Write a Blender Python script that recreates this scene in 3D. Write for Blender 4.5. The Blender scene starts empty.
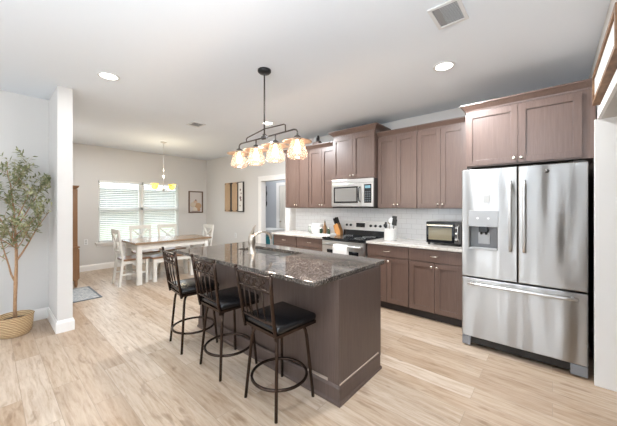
import bpy, bmesh, math, random
from mathutils import Vector, Matrix
random.seed(7)
SC = bpy.context.scene
COL = SC.collection
R = math.radians

# ------------------------------------------------------------------ camera
cam_d = bpy.data.cameras.new('camera')
cam_d.sensor_width = 36.0
cam_d.lens = 280.0 / 617.0 * 36.0
cam_d.shift_y = (206.5 - 213.0) / 617.0
cam_d.clip_start = 0.02
cam = bpy.data.objects.new('camera', cam_d)
COL.objects.link(cam)
cam.location = (0, 0, 1.4)
cam.rotation_euler = (R(90), 0, math.atan2(0.657, 0.754))
SC.camera = cam

# ------------------------------------------------------------------ exposure
SC.view_settings.view_transform = 'Standard'
SC.view_settings.look = 'None'
SC.view_settings.gamma = 1.0
SC.view_settings.use_curve_mapping = False
SC.view_settings.exposure = 0.42

# ------------------------------------------------------------------ world and daylight
world = bpy.data.worlds.new('sky')
SC.world = world
world.use_nodes = True
wn = world.node_tree.nodes
bg = wn['Background']
bg.inputs['Color'].default_value = (0.82, 0.91, 1.0, 1)
bg.inputs['Strength'].default_value = 4.2


def area(name, loc, rot, sx, sy, power, color=(1, 1, 1), shape='RECTANGLE', spread=180):
    l = bpy.data.lights.new(name, 'AREA')
    l.shape = shape
    l.size = sx
    if shape == 'RECTANGLE':
        l.size_y = sy
    l.energy = power
    l.color = color
    l.spread = R(spread)
    o = bpy.data.objects.new(name, l)
    o.location = loc
    o.rotation_euler = rot
    COL.objects.link(o)
    return o


# daylight entering through the living-room windows behind the camera
for wx in (-3.4, -1.3, 1.2, 3.2):
    area('window_fill', (wx, -4.42, 1.45), (R(90), 0, R(180)), 1.3, 1.9, 66, (0.84, 0.915, 1.0))
# added side fill, set at unseen side windows of the living room
area('window_fill', (4.9, -2.2, 1.45), (R(90), 0, R(90)), 2.4, 1.9, 42, (0.84, 0.915, 1.0))
# the photographer's flash, turned up to the ceiling behind the camera
area('flash_head', (-0.35, -0.75, 1.6), (R(180), 0, 0), 0.5, 0.5, 90, (0.80, 0.90, 1.0))
sun_d = bpy.data.lights.new('sun', 'SUN')
sun_d.energy = 1.5
sun_d.angle = R(2)
sun = bpy.data.objects.new('sun', sun_d)
sun.rotation_euler = (R(48), 0, R(25))
COL.objects.link(sun)

# ------------------------------------------------------------------ node helpers


def new_mat(name, color=(0.8, 0.8, 0.8), rough=0.5, metal=0.0, spec=0.5):
    m = bpy.data.materials.new(name)
    m.use_nodes = True
    b = m.node_tree.nodes['Principled BSDF']
    b.inputs['Base Color'].default_value = (*color, 1)
    b.inputs['Roughness'].default_value = rough
    b.inputs['Metallic'].default_value = metal
    b.inputs['Specular IOR Level'].default_value = spec
    return m


def nodes(m):
    nt = m.node_tree
    return nt, nt.nodes, nt.links, nt.nodes['Principled BSDF']


def coords(m, scale=(1, 1, 1), rot=(0, 0, 0), kind='Object'):
    nt, n, l, b = nodes(m)
    tc = n.new('ShaderNodeTexCoord')
    mp = n.new('ShaderNodeMapping')
    mp.inputs['Scale'].default_value = scale
    mp.inputs['Rotation'].default_value = rot
    if kind == 'World':
        g = n.new('ShaderNodeNewGeometry')
        l.new(g.outputs['Position'], mp.inputs['Vector'])
    else:
        l.new(tc.outputs[kind], mp.inputs['Vector'])
    return mp.outputs['Vector']


def ramp(m, fac, stops):
    nt, n, l, b = nodes(m)
    r = n.new('ShaderNodeValToRGB')
    e = r.color_ramp.elements
    while len(e) < len(stops):
        e.new(0.5)
    for i, (p, c) in enumerate(stops):
        e[i].position = p
        e[i].color = (*c, 1)
    l.new(fac, r.inputs['Fac'])
    return r.outputs['Color']


def noise(m, vec, scale=5, detail=4, rough=0.5, dist=0):
    nt, n, l, b = nodes(m)
    t = n.new('ShaderNodeTexNoise')
    t.inputs['Scale'].default_value = scale
    t.inputs['Detail'].default_value = detail
    t.inputs['Roughness'].default_value = rough
    t.inputs['Distortion'].default_value = dist
    l.new(vec, t.inputs['Vector'])
    return t.outputs['Fac']


def bump(m, h, strength=0.2, dist=0.01):
    nt, n, l, b = nodes(m)
    bp = n.new('ShaderNodeBump')
    bp.inputs['Strength'].default_value = strength
    bp.inputs['Distance'].default_value = dist
    l.new(h, bp.inputs['Height'])
    l.new(bp.outputs['Normal'], b.inputs['Normal'])


def mixc(m, a, c, fac, mode='MIX'):
    nt, n, l, b = nodes(m)
    x = n.new('ShaderNodeMix')
    x.data_type = 'RGBA'
    x.blend_type = mode
    if isinstance(fac, float):
        x.inputs[0].default_value = fac
    else:
        l.new(fac, x.inputs[0])
    for sock, v in ((x.inputs[6], a), (x.inputs[7], c)):
        if isinstance(v, tuple):
            sock.default_value = (*v, 1)
        else:
            l.new(v, sock)
    return x.outputs[2]


def setc(m, c):
    nt, n, l, b = nodes(m)
    l.new(c, b.inputs['Base Color'])


def paint(name, color, rough=0.75, amt=0.03):
    m = new_mat(name, color, rough, spec=0.3)
    f = noise(m, coords(m, kind='World'), 140, 3)
    bump(m, f, 0.05, 0.002)
    return m


def wood(name, c1, c2, rough=0.4, scale=(22, 22, 1.6), spec=0.5, kind='World'):
    m = new_mat(name, c1, rough, spec=spec)
    v = coords(m, scale, kind=kind)
    f = noise(m, v, 3.0, 5, 0.6, 0.3)
    setc(m, ramp(m, f, [(0.32, c1), (0.7, c2)]))
    return m


M = {}
M['wall'] = paint('greige wall paint', (0.655, 0.635, 0.61))
M['ceiling'] = paint('white ceiling paint', (0.79, 0.835, 0.885), 0.85)
M['trim'] = new_mat('white trim paint', (0.85, 0.83, 0.80), 0.4)
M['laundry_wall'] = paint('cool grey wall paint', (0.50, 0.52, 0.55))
M['cab'] = wood('stained brown cabinet wood', (0.112, 0.066, 0.050), (0.152, 0.094, 0.073), 0.42, (30, 30, 1.5))
M['cab'].node_tree.nodes['Principled BSDF'].inputs['Coat Weight'].default_value = 0.6
M['cab'].node_tree.nodes['Principled BSDF'].inputs['Coat Roughness'].default_value = 0.35
M['cab_grey'] = wood('grey brown cabinet side', (0.150, 0.112, 0.100), (0.19, 0.14, 0.125), 0.35, (30, 30, 1.5))
M['island'] = wood('stained brown island wood', (0.088, 0.060, 0.050), (0.122, 0.085, 0.071), 0.35, (30, 30, 1.5))
M['toe'] = new_mat('dark toe kick', (0.03, 0.022, 0.02), 0.6)
M['nickel'] = new_mat('satin nickel', (0.78, 0.72, 0.64), 0.25, 1.0)
M['faucet'] = new_mat('brushed nickel faucet', (0.55, 0.49, 0.42), 0.3, 1.0)
M['black_metal'] = new_mat('dark bronze metal', (0.050, 0.031, 0.023), 0.25, 0.8)
M['vinyl'] = new_mat('black vinyl', (0.006, 0.006, 0.007), 0.27)
M['black_plastic'] = new_mat('black plastic', (0.010, 0.010, 0.011), 0.28)
M['black_glass'] = new_mat('black glass', (0.008, 0.009, 0.011), 0.06)
M['dark_body'] = new_mat('dark grey appliance body', (0.045, 0.04, 0.037), 0.5)
M['white_ceramic'] = new_mat('white ceramic', (0.80, 0.79, 0.77), 0.2)
M['towel'] = new_mat('white towel cloth', (0.80, 0.79, 0.77), 0.9)
M['cream_paint'] = new_mat('cream white furniture paint', (0.78, 0.76, 0.71), 0.5)
M['table_top'] = wood('table top wood', (0.24, 0.16, 0.10), (0.34, 0.235, 0.15), 0.2, (30, 1.5, 30))
M['seat_wood'] = wood('brown seat wood', (0.20, 0.10, 0.055), (0.29, 0.16, 0.09), 0.35, (20, 2, 20))
M['dark_seat'] = new_mat('dark seat pad', (0.03, 0.03, 0.035), 0.5)
M['hutch'] = wood('honey brown hutch wood', (0.24, 0.12, 0.055), (0.33, 0.175, 0.085), 0.35, (30, 30, 1.5))
M['rustic'] = wood('rustic brown frame wood', (0.13, 0.065, 0.03), (0.27, 0.15, 0.075), 0.6, (8, 3, 8))
M['tan_board'] = wood('tan board wood', (0.42, 0.27, 0.15), (0.56, 0.39, 0.24), 0.6, (25, 25, 2))
M['frame_brown'] = new_mat('brown picture frame', (0.13, 0.075, 0.045), 0.5)
M['block_wood'] = wood('orange knife block wood', (0.50, 0.22, 0.06), (0.62, 0.31, 0.11), 0.35, (30, 30, 3))
M['copper'] = new_mat('pale copper metal', (0.55, 0.40, 0.30), 0.35, 0.8)
M['grey_metal'] = new_mat('grey metal', (0.11, 0.10, 0.095), 0.35, 0.7)
M['canopy_black'] = new_mat('black canopy metal', (0.03, 0.03, 0.032), 0.35, 0.6)
M['white_plastic'] = new_mat('white plastic', (0.80, 0.80, 0.79), 0.4)
M['slot'] = new_mat('grey vent slot', (0.30, 0.30, 0.30), 0.6)
M['vent_white'] = new_mat('white vent paint', (0.72, 0.72, 0.72), 0.5)
M['blind'] = new_mat('white blind slat', (0.82, 0.82, 0.80), 0.5)
M['teal'] = new_mat('teal plastic', (0.03, 0.30, 0.36), 0.35)
M['bark'] = wood('olive bark', (0.32, 0.18, 0.09), (0.50, 0.31, 0.18), 0.8, (30, 30, 8), kind='Object')
M['green_dark'] = new_mat('dark green glass', (0.02, 0.045, 0.02), 0.15)
M['brown_glass'] = new_mat('brown glass', (0.20, 0.10, 0.04), 0.15)
M['grey_white'] = new_mat('soft grey', (0.55, 0.55, 0.54), 0.4)
M['dark_void'] = new_mat('dark gap', (0.02, 0.018, 0.016), 0.7)
M['siding'] = new_mat('white house siding', (0.17, 0.168, 0.16), 0.7)
M['shingle'] = new_mat('grey roof shingle', (0.16, 0.16, 0.17), 0.8)
M['soil'] = new_mat('brown soil', (0.10, 0.06, 0.035), 0.9)

# brushed stainless steel
m = new_mat('brushed stainless steel', (0.44, 0.432, 0.42), 0.2, 1.0)
nt, n, l, b = nodes(m)
f2 = noise(m, coords(m, (5.5, 5.5, 0.7), kind='World'), 1.0, 1, 0.4)
bump(m, f2, 0.7, 0.035)
b.inputs['Roughness'].default_value = 0.34
b.inputs['Anisotropic'].default_value = 0.9
b.inputs['Anisotropic Rotation'].default_value = 0.25
tg = n.new('ShaderNodeTangent')
tg.direction_type = 'RADIAL'
tg.axis = 'Z'
l.new(tg.outputs[0], b.inputs['Tangent'])
M['steel'] = m
M['steel_flat'] = new_mat('polished steel', (0.70, 0.695, 0.685), 0.3, 1.0)

# floor planks, running along the kitchen wall
m = new_mat('light oak plank floor', (0.5, 0.4, 0.3), 0.36, spec=0.4)
nt, n, l, b = nodes(m)
v = coords(m, (1, 1, 1), kind='World')
br = n.new('ShaderNodeTexBrick')
br.offset = 0.37
br.offset_frequency = 2
br.inputs['Scale'].default_value = 1.0
br.inputs['Brick Width'].default_value = 1.22
br.inputs['Row Height'].default_value = 0.165
br.inputs['Mortar Size'].default_value = 0.0016
br.inputs['Mortar Smooth'].default_value = 0.3
br.inputs['Color1'].default_value = (0.0, 0.0, 0.0, 1)
br.inputs['Color2'].default_value = (1, 1, 1, 1)
br.inputs['Mortar'].default_value = (0.5, 0.5, 0.5, 1)
l.new(v, br.inputs['Vector'])
plank = ramp(m, br.outputs['Color'], [(0.0, (0.44, 0.325, 0.23)), (0.5, (0.51, 0.40, 0.30)), (1.0, (0.58, 0.48, 0.385))])
# shift the grain per plank
vm = n.new('ShaderNodeVectorMath')
vm.operation = 'MULTIPLY_ADD'
l.new(br.outputs['Color'], vm.inputs[0])
vm.inputs[1].default_value = (7, 3, 5)
l.new(v, vm.inputs[2])
mp2 = n.new('ShaderNodeMapping')
mp2.inputs['Scale'].default_value = (1.7, 15, 15)
l.new(vm.outputs[0], mp2.inputs['Vector'])
gr = noise(m, mp2.outputs['Vector'], 2.2, 8, 0.66, 0.35)
grain = ramp(m, gr, [(0.30, (0.64, 0.55, 0.47)), (0.44, (0.88, 0.83, 0.78)), (0.56, (1.0, 0.99, 0.98)), (0.72, (1.12, 1.12, 1.13))])
mp3 = n.new('ShaderNodeMapping')
mp3.inputs['Scale'].default_value = (2.2, 7, 7)
l.new(vm.outputs[0], mp3.inputs['Vector'])
kn = noise(m, mp3.outputs['Vector'], 1.5, 3, 0.5, 0.3)
knots = ramp(m, kn, [(0.31, (0.45, 0.36, 0.28)), (0.38, (1, 1, 1)), (1.0, (1, 1, 1))])
c = mixc(m, plank, grain, 1.0, 'MULTIPLY')
c = mixc(m, c, knots, 0.5, 'MULTIPLY')
c = mixc(m, c, (0.33, 0.25, 0.18), br.outputs['Fac'])
setc(m, c)
bump(m, br.outputs['Fac'], -0.15, 0.002)
M['floor'] = m

# dark granite
m = new_mat('dark speckled granite', (0.05, 0.04, 0.035), 0.07, spec=0.6)
v = coords(m, kind='World')
f1 = noise(m, v, 75, 6, 0.75)
f2 = noise(m, v, 11, 4, 0.6, 0.2)
cA = ramp(m, f1, [(0.36, (0.014, 0.013, 0.013)), (0.50, (0.080, 0.071, 0.064)), (0.64, (0.38, 0.35, 0.32))])
cB = ramp(m, f2, [(0.35, (0.50, 0.49, 0.50)), (0.65, (1.25, 1.18, 1.10))])
setc(m, mixc(m, cA, cB, 1.0, 'MULTIPLY'))
M['granite'] = m

# pale stone worktop
m = new_mat('pale cream granite', (0.6, 0.56, 0.5), 0.12, spec=0.5)
v = coords(m, kind='World')
f1 = noise(m, v, 70, 5, 0.7)
f2 = noise(m, v, 14, 4, 0.6)
cA = ramp(m, f1, [(0.30, (0.36, 0.29, 0.24)), (0.46, (0.66, 0.62, 0.57)), (0.7, (0.76, 0.74, 0.71))])
cB = ramp(m, f2, [(0.35, (0.86, 0.83, 0.80)), (0.6, (1, 1, 1))])
setc(m, mixc(m, cA, cB, 1.0, 'MULTIPLY'))
M['pale_stone'] = m

# white subway tile (on a wall facing -Y: x along, z up)
m = new_mat('white subway tile', (0.8, 0.8, 0.8), 0.12)
nt, n, l, b = nodes(m)
g = n.new('ShaderNodeNewGeometry')
sx = n.new('ShaderNodeSeparateXYZ')
cx = n.new('ShaderNodeCombineXYZ')
l.new(g.outputs['Position'], sx.inputs[0])
l.new(sx.outputs['X'], cx.inputs['X'])
l.new(sx.outputs['Z'], cx.inputs['Y'])
br = n.new('ShaderNodeTexBrick')
br.inputs['Scale'].default_value = 1
br.inputs['Brick Width'].default_value = 0.152
br.inputs['Row Height'].default_value = 0.076
br.inputs['Mortar Size'].default_value = 0.0022
br.inputs['Color1'].default_value = (0.88, 0.88, 0.875, 1)
br.inputs['Color2'].default_value = (0.85, 0.85, 0.85, 1)
br.inputs['Mortar'].default_value = (0.68, 0.67, 0.66, 1)
l.new(cx.outputs[0], br.inputs['Vector'])
setc(m, br.outputs['Color'])
bump(m, br.outputs['Fac'], -0.3, 0.003)
M['tile'] = m

# woven basket
m = new_mat('woven straw basket', (0.5, 0.34, 0.17), 0.8)
nt, n, l, b = nodes(m)
wv = n.new('ShaderNodeTexWave')
wv.wave_type = 'BANDS'
wv.bands_direction = 'Z'
wv.inputs['Scale'].default_value = 18
wv.inputs['Distortion'].default_value = 3.0
wv.inputs['Detail'].default_value = 3
l.new(coords(m), wv.inputs['Vector'])
setc(m, ramp(m, wv.outputs['Fac'], [(0.1, (0.30, 0.17, 0.07)), (0.5, (0.56, 0.38, 0.20)), (0.9, (0.74, 0.56, 0.35))]))
bump(m, wv.outputs['Fac'], 0.6, 0.008)
M['basket'] = m

# rug
m = new_mat('grey patterned rug', (0.4, 0.42, 0.44), 0.95)
v = coords(m, kind='World')
f1 = noise(m, v, 22, 5, 0.7, 1.2)
setc(m, ramp(m, f1, [(0.36, (0.22, 0.26, 0.30)), (0.55, (0.50, 0.50, 0.49)), (0.7, (0.62, 0.60, 0.57))]))
bump(m, f1, 0.3, 0.005)
M['rug'] = m
M['rug_edge'] = new_mat('dark rug border', (0.16, 0.18, 0.20), 0.95)

# olive leaves
m = new_mat('olive leaf', (0.12, 0.15, 0.06), 0.55)
v = coords(m, kind='World')
f1 = noise(m, v, 23, 2, 0.5)
setc(m, ramp(m, f1, [(0.30, (0.13, 0.15, 0.06)), (0.5, (0.26, 0.27, 0.13)), (0.66, (0.50, 0.48, 0.30))]))
M['leaf'] = m

# lawn
m = new_mat('green lawn', (0.22, 0.34, 0.08), 0.9)
v = coords(m, kind='World')
f1 = noise(m, v, 3, 5, 0.7)
setc(m, ramp(m, f1, [(0.3, (0.12, 0.15, 0.045)), (0.7, (0.19, 0.21, 0.085))]))
M['lawn'] = m


def emission(name, color, strength):
    m = bpy.data.materials.new(name)
    m.use_nodes = True
    n = m.node_tree.nodes
    n.clear()
    e = n.new('ShaderNodeEmission')
    e.inputs['Color'].default_value = (*color, 1)
    e.inputs['Strength'].default_value = strength
    o = n.new('ShaderNodeOutputMaterial')
    m.node_tree.links.new(e.outputs[0], o.inputs['Surface'])
    return m


def thin_glass(name, tint, glossy=0.12, diffuse=0.0, dcol=(1, 1, 1)):
    m = bpy.data.materials.new(name)
    m.use_nodes = True
    nt = m.node_tree
    n = nt.nodes
    n.clear()
    t = n.new('ShaderNodeBsdfTransparent')
    t.inputs['Color'].default_value = (*tint, 1)
    g = n.new('ShaderNodeBsdfGlossy')
    g.inputs['Roughness'].default_value = 0.05
    mx = n.new('ShaderNodeMixShader')
    mx.inputs[0].default_value = glossy
    nt.links.new(t.outputs[0], mx.inputs[1])
    nt.links.new(g.outputs[0], mx.inputs[2])
    last = mx
    if diffuse > 0:
        d = n.new('ShaderNodeBsdfTranslucent')
        d.inputs['Color'].default_value = (*dcol, 1)
        m2 = n.new('ShaderNodeMixShader')
        m2.inputs[0].default_value = diffuse
        nt.links.new(mx.outputs[0], m2.inputs[1])
        nt.links.new(d.outputs[0], m2.inputs[2])
        last = m2
    o = n.new('ShaderNodeOutputMaterial')
    nt.links.new(last.outputs[0], o.inputs['Surface'])
    return m


M['downlight'] = emission('downlight lens', (1.0, 0.97, 0.92), 9)
M['bulb'] = emission('warm bulb', (1.0, 0.84, 0.64), 9)
M['bulb_amber'] = emission('amber bulb', (1.0, 0.72, 0.30), 5)
M['display'] = emission('green display digits', (0.2, 0.9, 0.7), 0.8)
M['jar_glass'] = thin_glass('warm clear jar glass', (0.98, 0.87, 0.79), 0.12, 0.14, (1.0, 0.84, 0.74))
M['amber_glass'] = thin_glass('amber shade glass', (1.0, 0.86, 0.55), 0.08, 0.6, (1.0, 0.82, 0.45))
M['pane'] = thin_glass('window pane glass', (0.96, 0.98, 0.98), 0.04)
M['clear'] = thin_glass('clear jar glass', (0.9, 0.92, 0.9), 0.12)
M['oven_glass'] = new_mat('oven window glass', (0.06, 0.055, 0.045), 0.08)

# ------------------------------------------------------------------ geometry helpers


class B:
    def __init__(self):
        self.bm = bmesh.new()

    def box(self, x0, x1, y0, y1, z0, z1, bev=0.0, rot=None, piv=None):
        x0, x1 = min(x0, x1), max(x0, x1)
        y0, y1 = min(y0, y1), max(y0, y1)
        z0, z1 = min(z0, z1), max(z0, z1)
        r = bmesh.ops.create_cube(self.bm, size=1.0)
        vs = r['verts']
        c = Vector(((x0 + x1) / 2, (y0 + y1) / 2, (z0 + z1) / 2))
        for v in vs:
            v.co = Vector((v.co.x * (x1 - x0), v.co.y * (y1 - y0), v.co.z * (z1 - z0))) + c
        if bev > 0:
            es = list({e for v in vs for e in v.link_edges})
            rr = bmesh.ops.bevel(self.bm, geom=es, offset=bev, segments=2, affect='EDGES', profile=0.5)
            vs = [v for v in rr['verts']]
        if rot is not None:
            p = Vector(piv) if piv is not None else c
            allv = set(vs)
            for v in list(vs):
                for f_ in v.link_faces:
                    allv.update(f_.verts)
            for v in allv:
                v.co = rot @ (v.co - p) + p
        return self

    def beam(self, p0, p1, w, t, up=(0, 0, 1)):
        p0, p1 = Vector(p0), Vector(p1)
        d = (p1 - p0).normalized()
        u = Vector(up)
        s = d.cross(u)
        if s.length < 1e-4:
            s = d.cross(Vector((0, 1, 0)))
        s.normalize()
        u = s.cross(d).normalized()
        vs = []
        for p in (p0, p1):
            for a, b_ in ((-1, -1), (1, -1), (1, 1), (-1, 1)):
                vs.append(self.bm.verts.new(p + s * a * w / 2 + u * b_ * t / 2))
        for q in ((3, 2, 1, 0), (4, 5, 6, 7), (0, 1, 5, 4), (1, 2, 6, 5), (2, 3, 7, 6), (3, 0, 4, 7)):
            self.bm.faces.new([vs[i] for i in q])
        return self

    def tube(self, pts, r, seg=10, closed=False, caps=True):
        pts = [Vector(p) for p in pts]
        n_ = len(pts)
        rs = r if isinstance(r, (list, tuple)) else [r] * n_
        rings = []
        prev = None
        for i, p in enumerate(pts):
            if closed:
                d = pts[(i + 1) % n_] - pts[(i - 1) % n_]
            else:
                d = pts[min(i + 1, n_ - 1)] - pts[max(i - 1, 0)]
            d.normalize()
            if prev is None:
                a = Vector((0, 0, 1)) if abs(d.z) < 0.9 else Vector((1, 0, 0))
                u = (a - d * a.dot(d)).normalized()
            else:
                u = (prev - d * prev.dot(d))
                u = u.normalized() if u.length > 1e-6 else prev
            prev = u
            w = d.cross(u)
            rings.append([self.bm.verts.new(p + (u * math.cos(2 * math.pi * k / seg) + w * math.sin(2 * math.pi * k / seg)) * rs[i]) for k in range(seg)])
        m_ = n_ if closed else n_ - 1
        for i in range(m_):
            a, b_ = rings[i], rings[(i + 1) % n_]
            for k in range(seg):
                f_ = self.bm.faces.new((a[k], a[(k + 1) % seg], b_[(k + 1) % seg], b_[k]))
                f_.smooth = True
        if caps and not closed:
            self.bm.faces.new(list(reversed(rings[0])))
            self.bm.faces.new(rings[-1])
        return self

    def cyl(self, p0, p1, r, seg=16, r2=None):
        return self.tube([p0, p1], [r, r if r2 is None else r2], seg)

    def lathe(self, prof, c=(0, 0, 0), seg=24, smooth=True, axis='Z'):
        rings = []
        cx_, cy_, cz_ = c
        for (r, z) in prof:
            if r < 1e-5:
                rings.append([self.bm.verts.new(self._ax((0, 0, z), axis, c))])
            else:
                rings.append([self.bm.verts.new(self._ax((r * math.cos(2 * math.pi * k / seg), r * math.sin(2 * math.pi * k / seg), z), axis, c)) for k in range(seg)])
        for i in range(len(rings) - 1):
            a, b_ = rings[i], rings[i + 1]
            for k in range(seg):
                k2 = (k + 1) % seg
                if len(a) == 1 and len(b_) == 1:
                    continue
                if len(a) == 1:
                    f_ = self.bm.faces.new((a[0], b_[k], b_[k2])) if False else self.bm.faces.new((a[0], b_[k2], b_[k]))
                elif len(b_) == 1:
                    f_ = self.bm.faces.new((a[k], a[k2], b_[0]))
                else:
                    f_ = self.bm.faces.new((a[k], a[k2], b_[k2], b_[k]))
                f_.smooth = smooth
        return self

    @staticmethod
    def _ax(p, axis, c):
        x, y, z = p
        if axis == 'Y':      # lathe axis along -Y (towards the viewer)
            x, y, z = x, -z, y
        elif axis == 'X':
            x, y, z = z, x, y
        return Vector((x + c[0], y + c[1], z + c[2]))

    def prism(self, pts, z0, z1):
        """polygon pts (x,y) extruded z0..z1"""
        lo = [self.bm.verts.new((x, y, z0)) for x, y in pts]
        hi = [self.bm.verts.new((x, y, z1)) for x, y in pts]
        n_ = len(pts)
        self.bm.faces.new(list(reversed(lo)))
        self.bm.faces.new(hi)
        for i in range(n_):
            self.bm.faces.new((lo[i], lo[(i + 1) % n_], hi[(i + 1) % n_], hi[i]))
        return self

    def prism_x(self, pts, x0, x1):
        """polygon pts (y,z) extruded along x"""
        lo = [self.bm.verts.new((x0, y, z)) for y, z in pts]
        hi = [self.bm.verts.new((x1, y, z)) for y, z in pts]
        n_ = len(pts)
        self.bm.faces.new(lo)
        self.bm.faces.new(list(reversed(hi)))
        for i in range(n_):
            self.bm.faces.new((lo[(i + 1) % n_], lo[i], hi[i], hi[(i + 1) % n_]))
        return self

    def moulding(self, path, prof, closed=False):
        """path of (x,y); prof closed polygon of (offset to the right of travel, z)"""
        n_ = len(path)
        rings = []
        for i in range(n_):
            p = Vector(path[i])
            a = Vector(path[(i - 1) % n_]) if (closed or i > 0) else None
            c = Vector(path[(i + 1) % n_]) if (closed or i < n_ - 1) else None
            nn = []
            if a is not None:
                d = (p - a).normalized()
                nn.append(Vector((d.y, -d.x)))
            if c is not None:
                d = (c - p).normalized()
                nn.append(Vector((d.y, -d.x)))
            if len(nn) == 2:
                mv = (nn[0] + nn[1]) / (1 + nn[0].dot(nn[1]))
            else:
                mv = nn[0]
            rings.append([self.bm.verts.new((p.x + mv.x * o, p.y + mv.y * o, z)) for o, z in prof])
        k_ = len(prof)
        m_ = n_ if closed else n_ - 1
        for i in range(m_):
            a, b_ = rings[i], rings[(i + 1) % n_]
            for k in range(k_):
                self.bm.faces.new((a[k], b_[k], b_[(k + 1) % k_], a[(k + 1) % k_]))
        if not closed:
            self.bm.faces.new(list(reversed(rings[0])))
            self.bm.faces.new(rings[-1])
        return self

    def slab_hole(self, xs, ys, z0, z1):
        """rectangle xs[0]..xs[3], ys[0]..ys[3] with a hole xs[1]..xs[2], ys[1]..ys[2] in XY; z thickness"""
        g = {}
        for z in (z0, z1):
            for i, x in enumerate(xs):
                for j, y in enumerate(ys):
                    g[i, j, z] = self.bm.verts.new((x, y, z))
        for i in range(3):
            for j in range(3):
                if i == 1 and j == 1:
                    continue
                self.bm.faces.new((g[i, j, z1], g[i + 1, j, z1], g[i + 1, j + 1, z1], g[i, j + 1, z1]))
                self.bm.faces.new((g[i, j, z0], g[i, j + 1, z0], g[i + 1, j + 1, z0], g[i + 1, j, z0]))
        for i in range(3):
            for j0, j1 in ((0, 0), (3, 3)):
                self.bm.faces.new((g[i, j0, z0], g[i + 1, j0, z0], g[i + 1, j0, z1], g[i, j0, z1]))
            self.bm.faces.new((g[0, i, z0], g[0, i, z1], g[0, i + 1, z1], g[0, i + 1, z0]))
            self.bm.faces.new((g[3, i, z0], g[3, i + 1, z0], g[3, i + 1, z1], g[3, i, z1]))
        for a, b_ in (((1, 1), (2, 1)), ((2, 1), (2, 2)), ((2, 2), (1, 2)), ((1, 2), (1, 1))):
            self.bm.faces.new((g[(*a, z0)], g[(*b_, z0)], g[(*b_, z1)], g[(*a, z1)]))
        return self

    def xf(self, mat):
        bmesh.ops.transform(self.bm, matrix=mat, verts=self.bm.verts)
        return self


ORG = {}      # world origin of every object built in place


def make(name, b_, mat, org=(0, 0, 0), parent=None, local=False):
    me = bpy.data.meshes.new(name)
    bmesh.ops.recalc_face_normals(b_.bm, faces=b_.bm.faces)
    o = bpy.data.objects.new(name, me)
    COL.objects.link(o)
    if parent is not None:
        o.parent = parent
        org = (0, 0, 0) if local else ORG.get(parent.name, (0, 0, 0))
    if any(org):
        bmesh.ops.translate(b_.bm, verts=b_.bm.verts, vec=(-org[0], -org[1], -org[2]))
    b_.bm.to_mesh(me)
    b_.bm.free()
    me.materials.append(M[mat] if isinstance(mat, str) else mat)
    if parent is None:
        o.location = org
    ORG[o.name] = org
    return o


def tag(o, label, cat, group=None):
    o['label'] = label
    o['category'] = cat
    if group:
        o['group'] = group
    return o


def empty(name, loc, label, cat, group=None, rz=0.0):
    o = bpy.data.objects.new(name, None)
    o.empty_display_size = 0.1
    o.location = loc
    o.rotation_euler = (0, 0, rz)
    COL.objects.link(o)
    ORG[o.name] = tuple(loc)
    return tag(o, label, cat, group)


def structure(name, b_, mat, org=(0, 0, 0), parent=None):
    o = make(name, b_, mat, org, parent)
    if parent is None:
        o['kind'] = 'structure'
    return o


def copy_tree(o, parent=None):
    c_ = o.copy()
    COL.objects.link(c_)
    c_.parent = parent
    for ch in list(o.children):
        copy_tree(ch, c_)
    return c_


# ================================================================== THE SETTING
H = 2.74
WB = 4.2       # kitchen wall
WD = -7.6      # dining wall
LW = -4.79     # entry wall
RW = 0.285      # right wall with the opening

structure('floor', B().box(-7.9, 5.2, -4.8, 7.2, -0.1, 0), 'floor')
structure('ceiling', B().box(-7.9, 5.2, -4.8, 7.2, H, H + 0.12), 'ceiling')

# kitchen wall, doorway X -4.97..-4.28 up to 2.02
DX0, DX1, DZ = -5.12, -4.29, 2.0
b = B()
b.box(WD - 0.12, DX0, WB, WB + 0.12, 0, H)
b.box(DX1, 0.5, WB, WB + 0.12, 0, H)
b.box(DX0, DX1, WB, WB + 0.12, DZ, H)
structure('wall_back', b, 'wall')

# dining wall with the window opening
WY0, WY1, WZ0, WZ1 = 1.62, 3.39, 0.60, 1.99
b = B()
b.box(WD - 0.14, WD, 0.5, WY0, 0, H)
b.box(WD - 0.14, WD, WY1, WB + 0.12, 0, H)
b.box(WD - 0.14, WD, WY0, WY1, 0, WZ0)
b.box(WD - 0.14, WD, WY0, WY1, WZ1, H)
structure('wall_left', b, 'wall')
# wing wall between entry and dining room, its end faces the kitchen
structure('wall_wing', B().box(WD - 0.14, -4.12, 0.51, 0.64, 0, H), 'wall')
structure('wall_entry', B().box(LW - 0.12, LW, -4.6, 0.51, 0, H), 'wall')
# right wall, opening beside the fridge, header above
b = B()
b.box(RW, RW + 0.12, 3.14, WB, 0, H)
b.box(RW, RW + 0.12, -1.0, 1.25, 0, H)
b.box(RW, RW + 0.12, 1.25, 3.14, 2.08, H)
structure('wall_right', b, 'wall')
structure('wall_hall', B().box(2.0, 2.12, -1.0, WB, 0, H).box(RW + 0.12, 2.0, WB, WB + 0.12, 0, H).box(RW + 0.12, 5.0, -1.12, -1.0, 0, H), 'wall')
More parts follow.
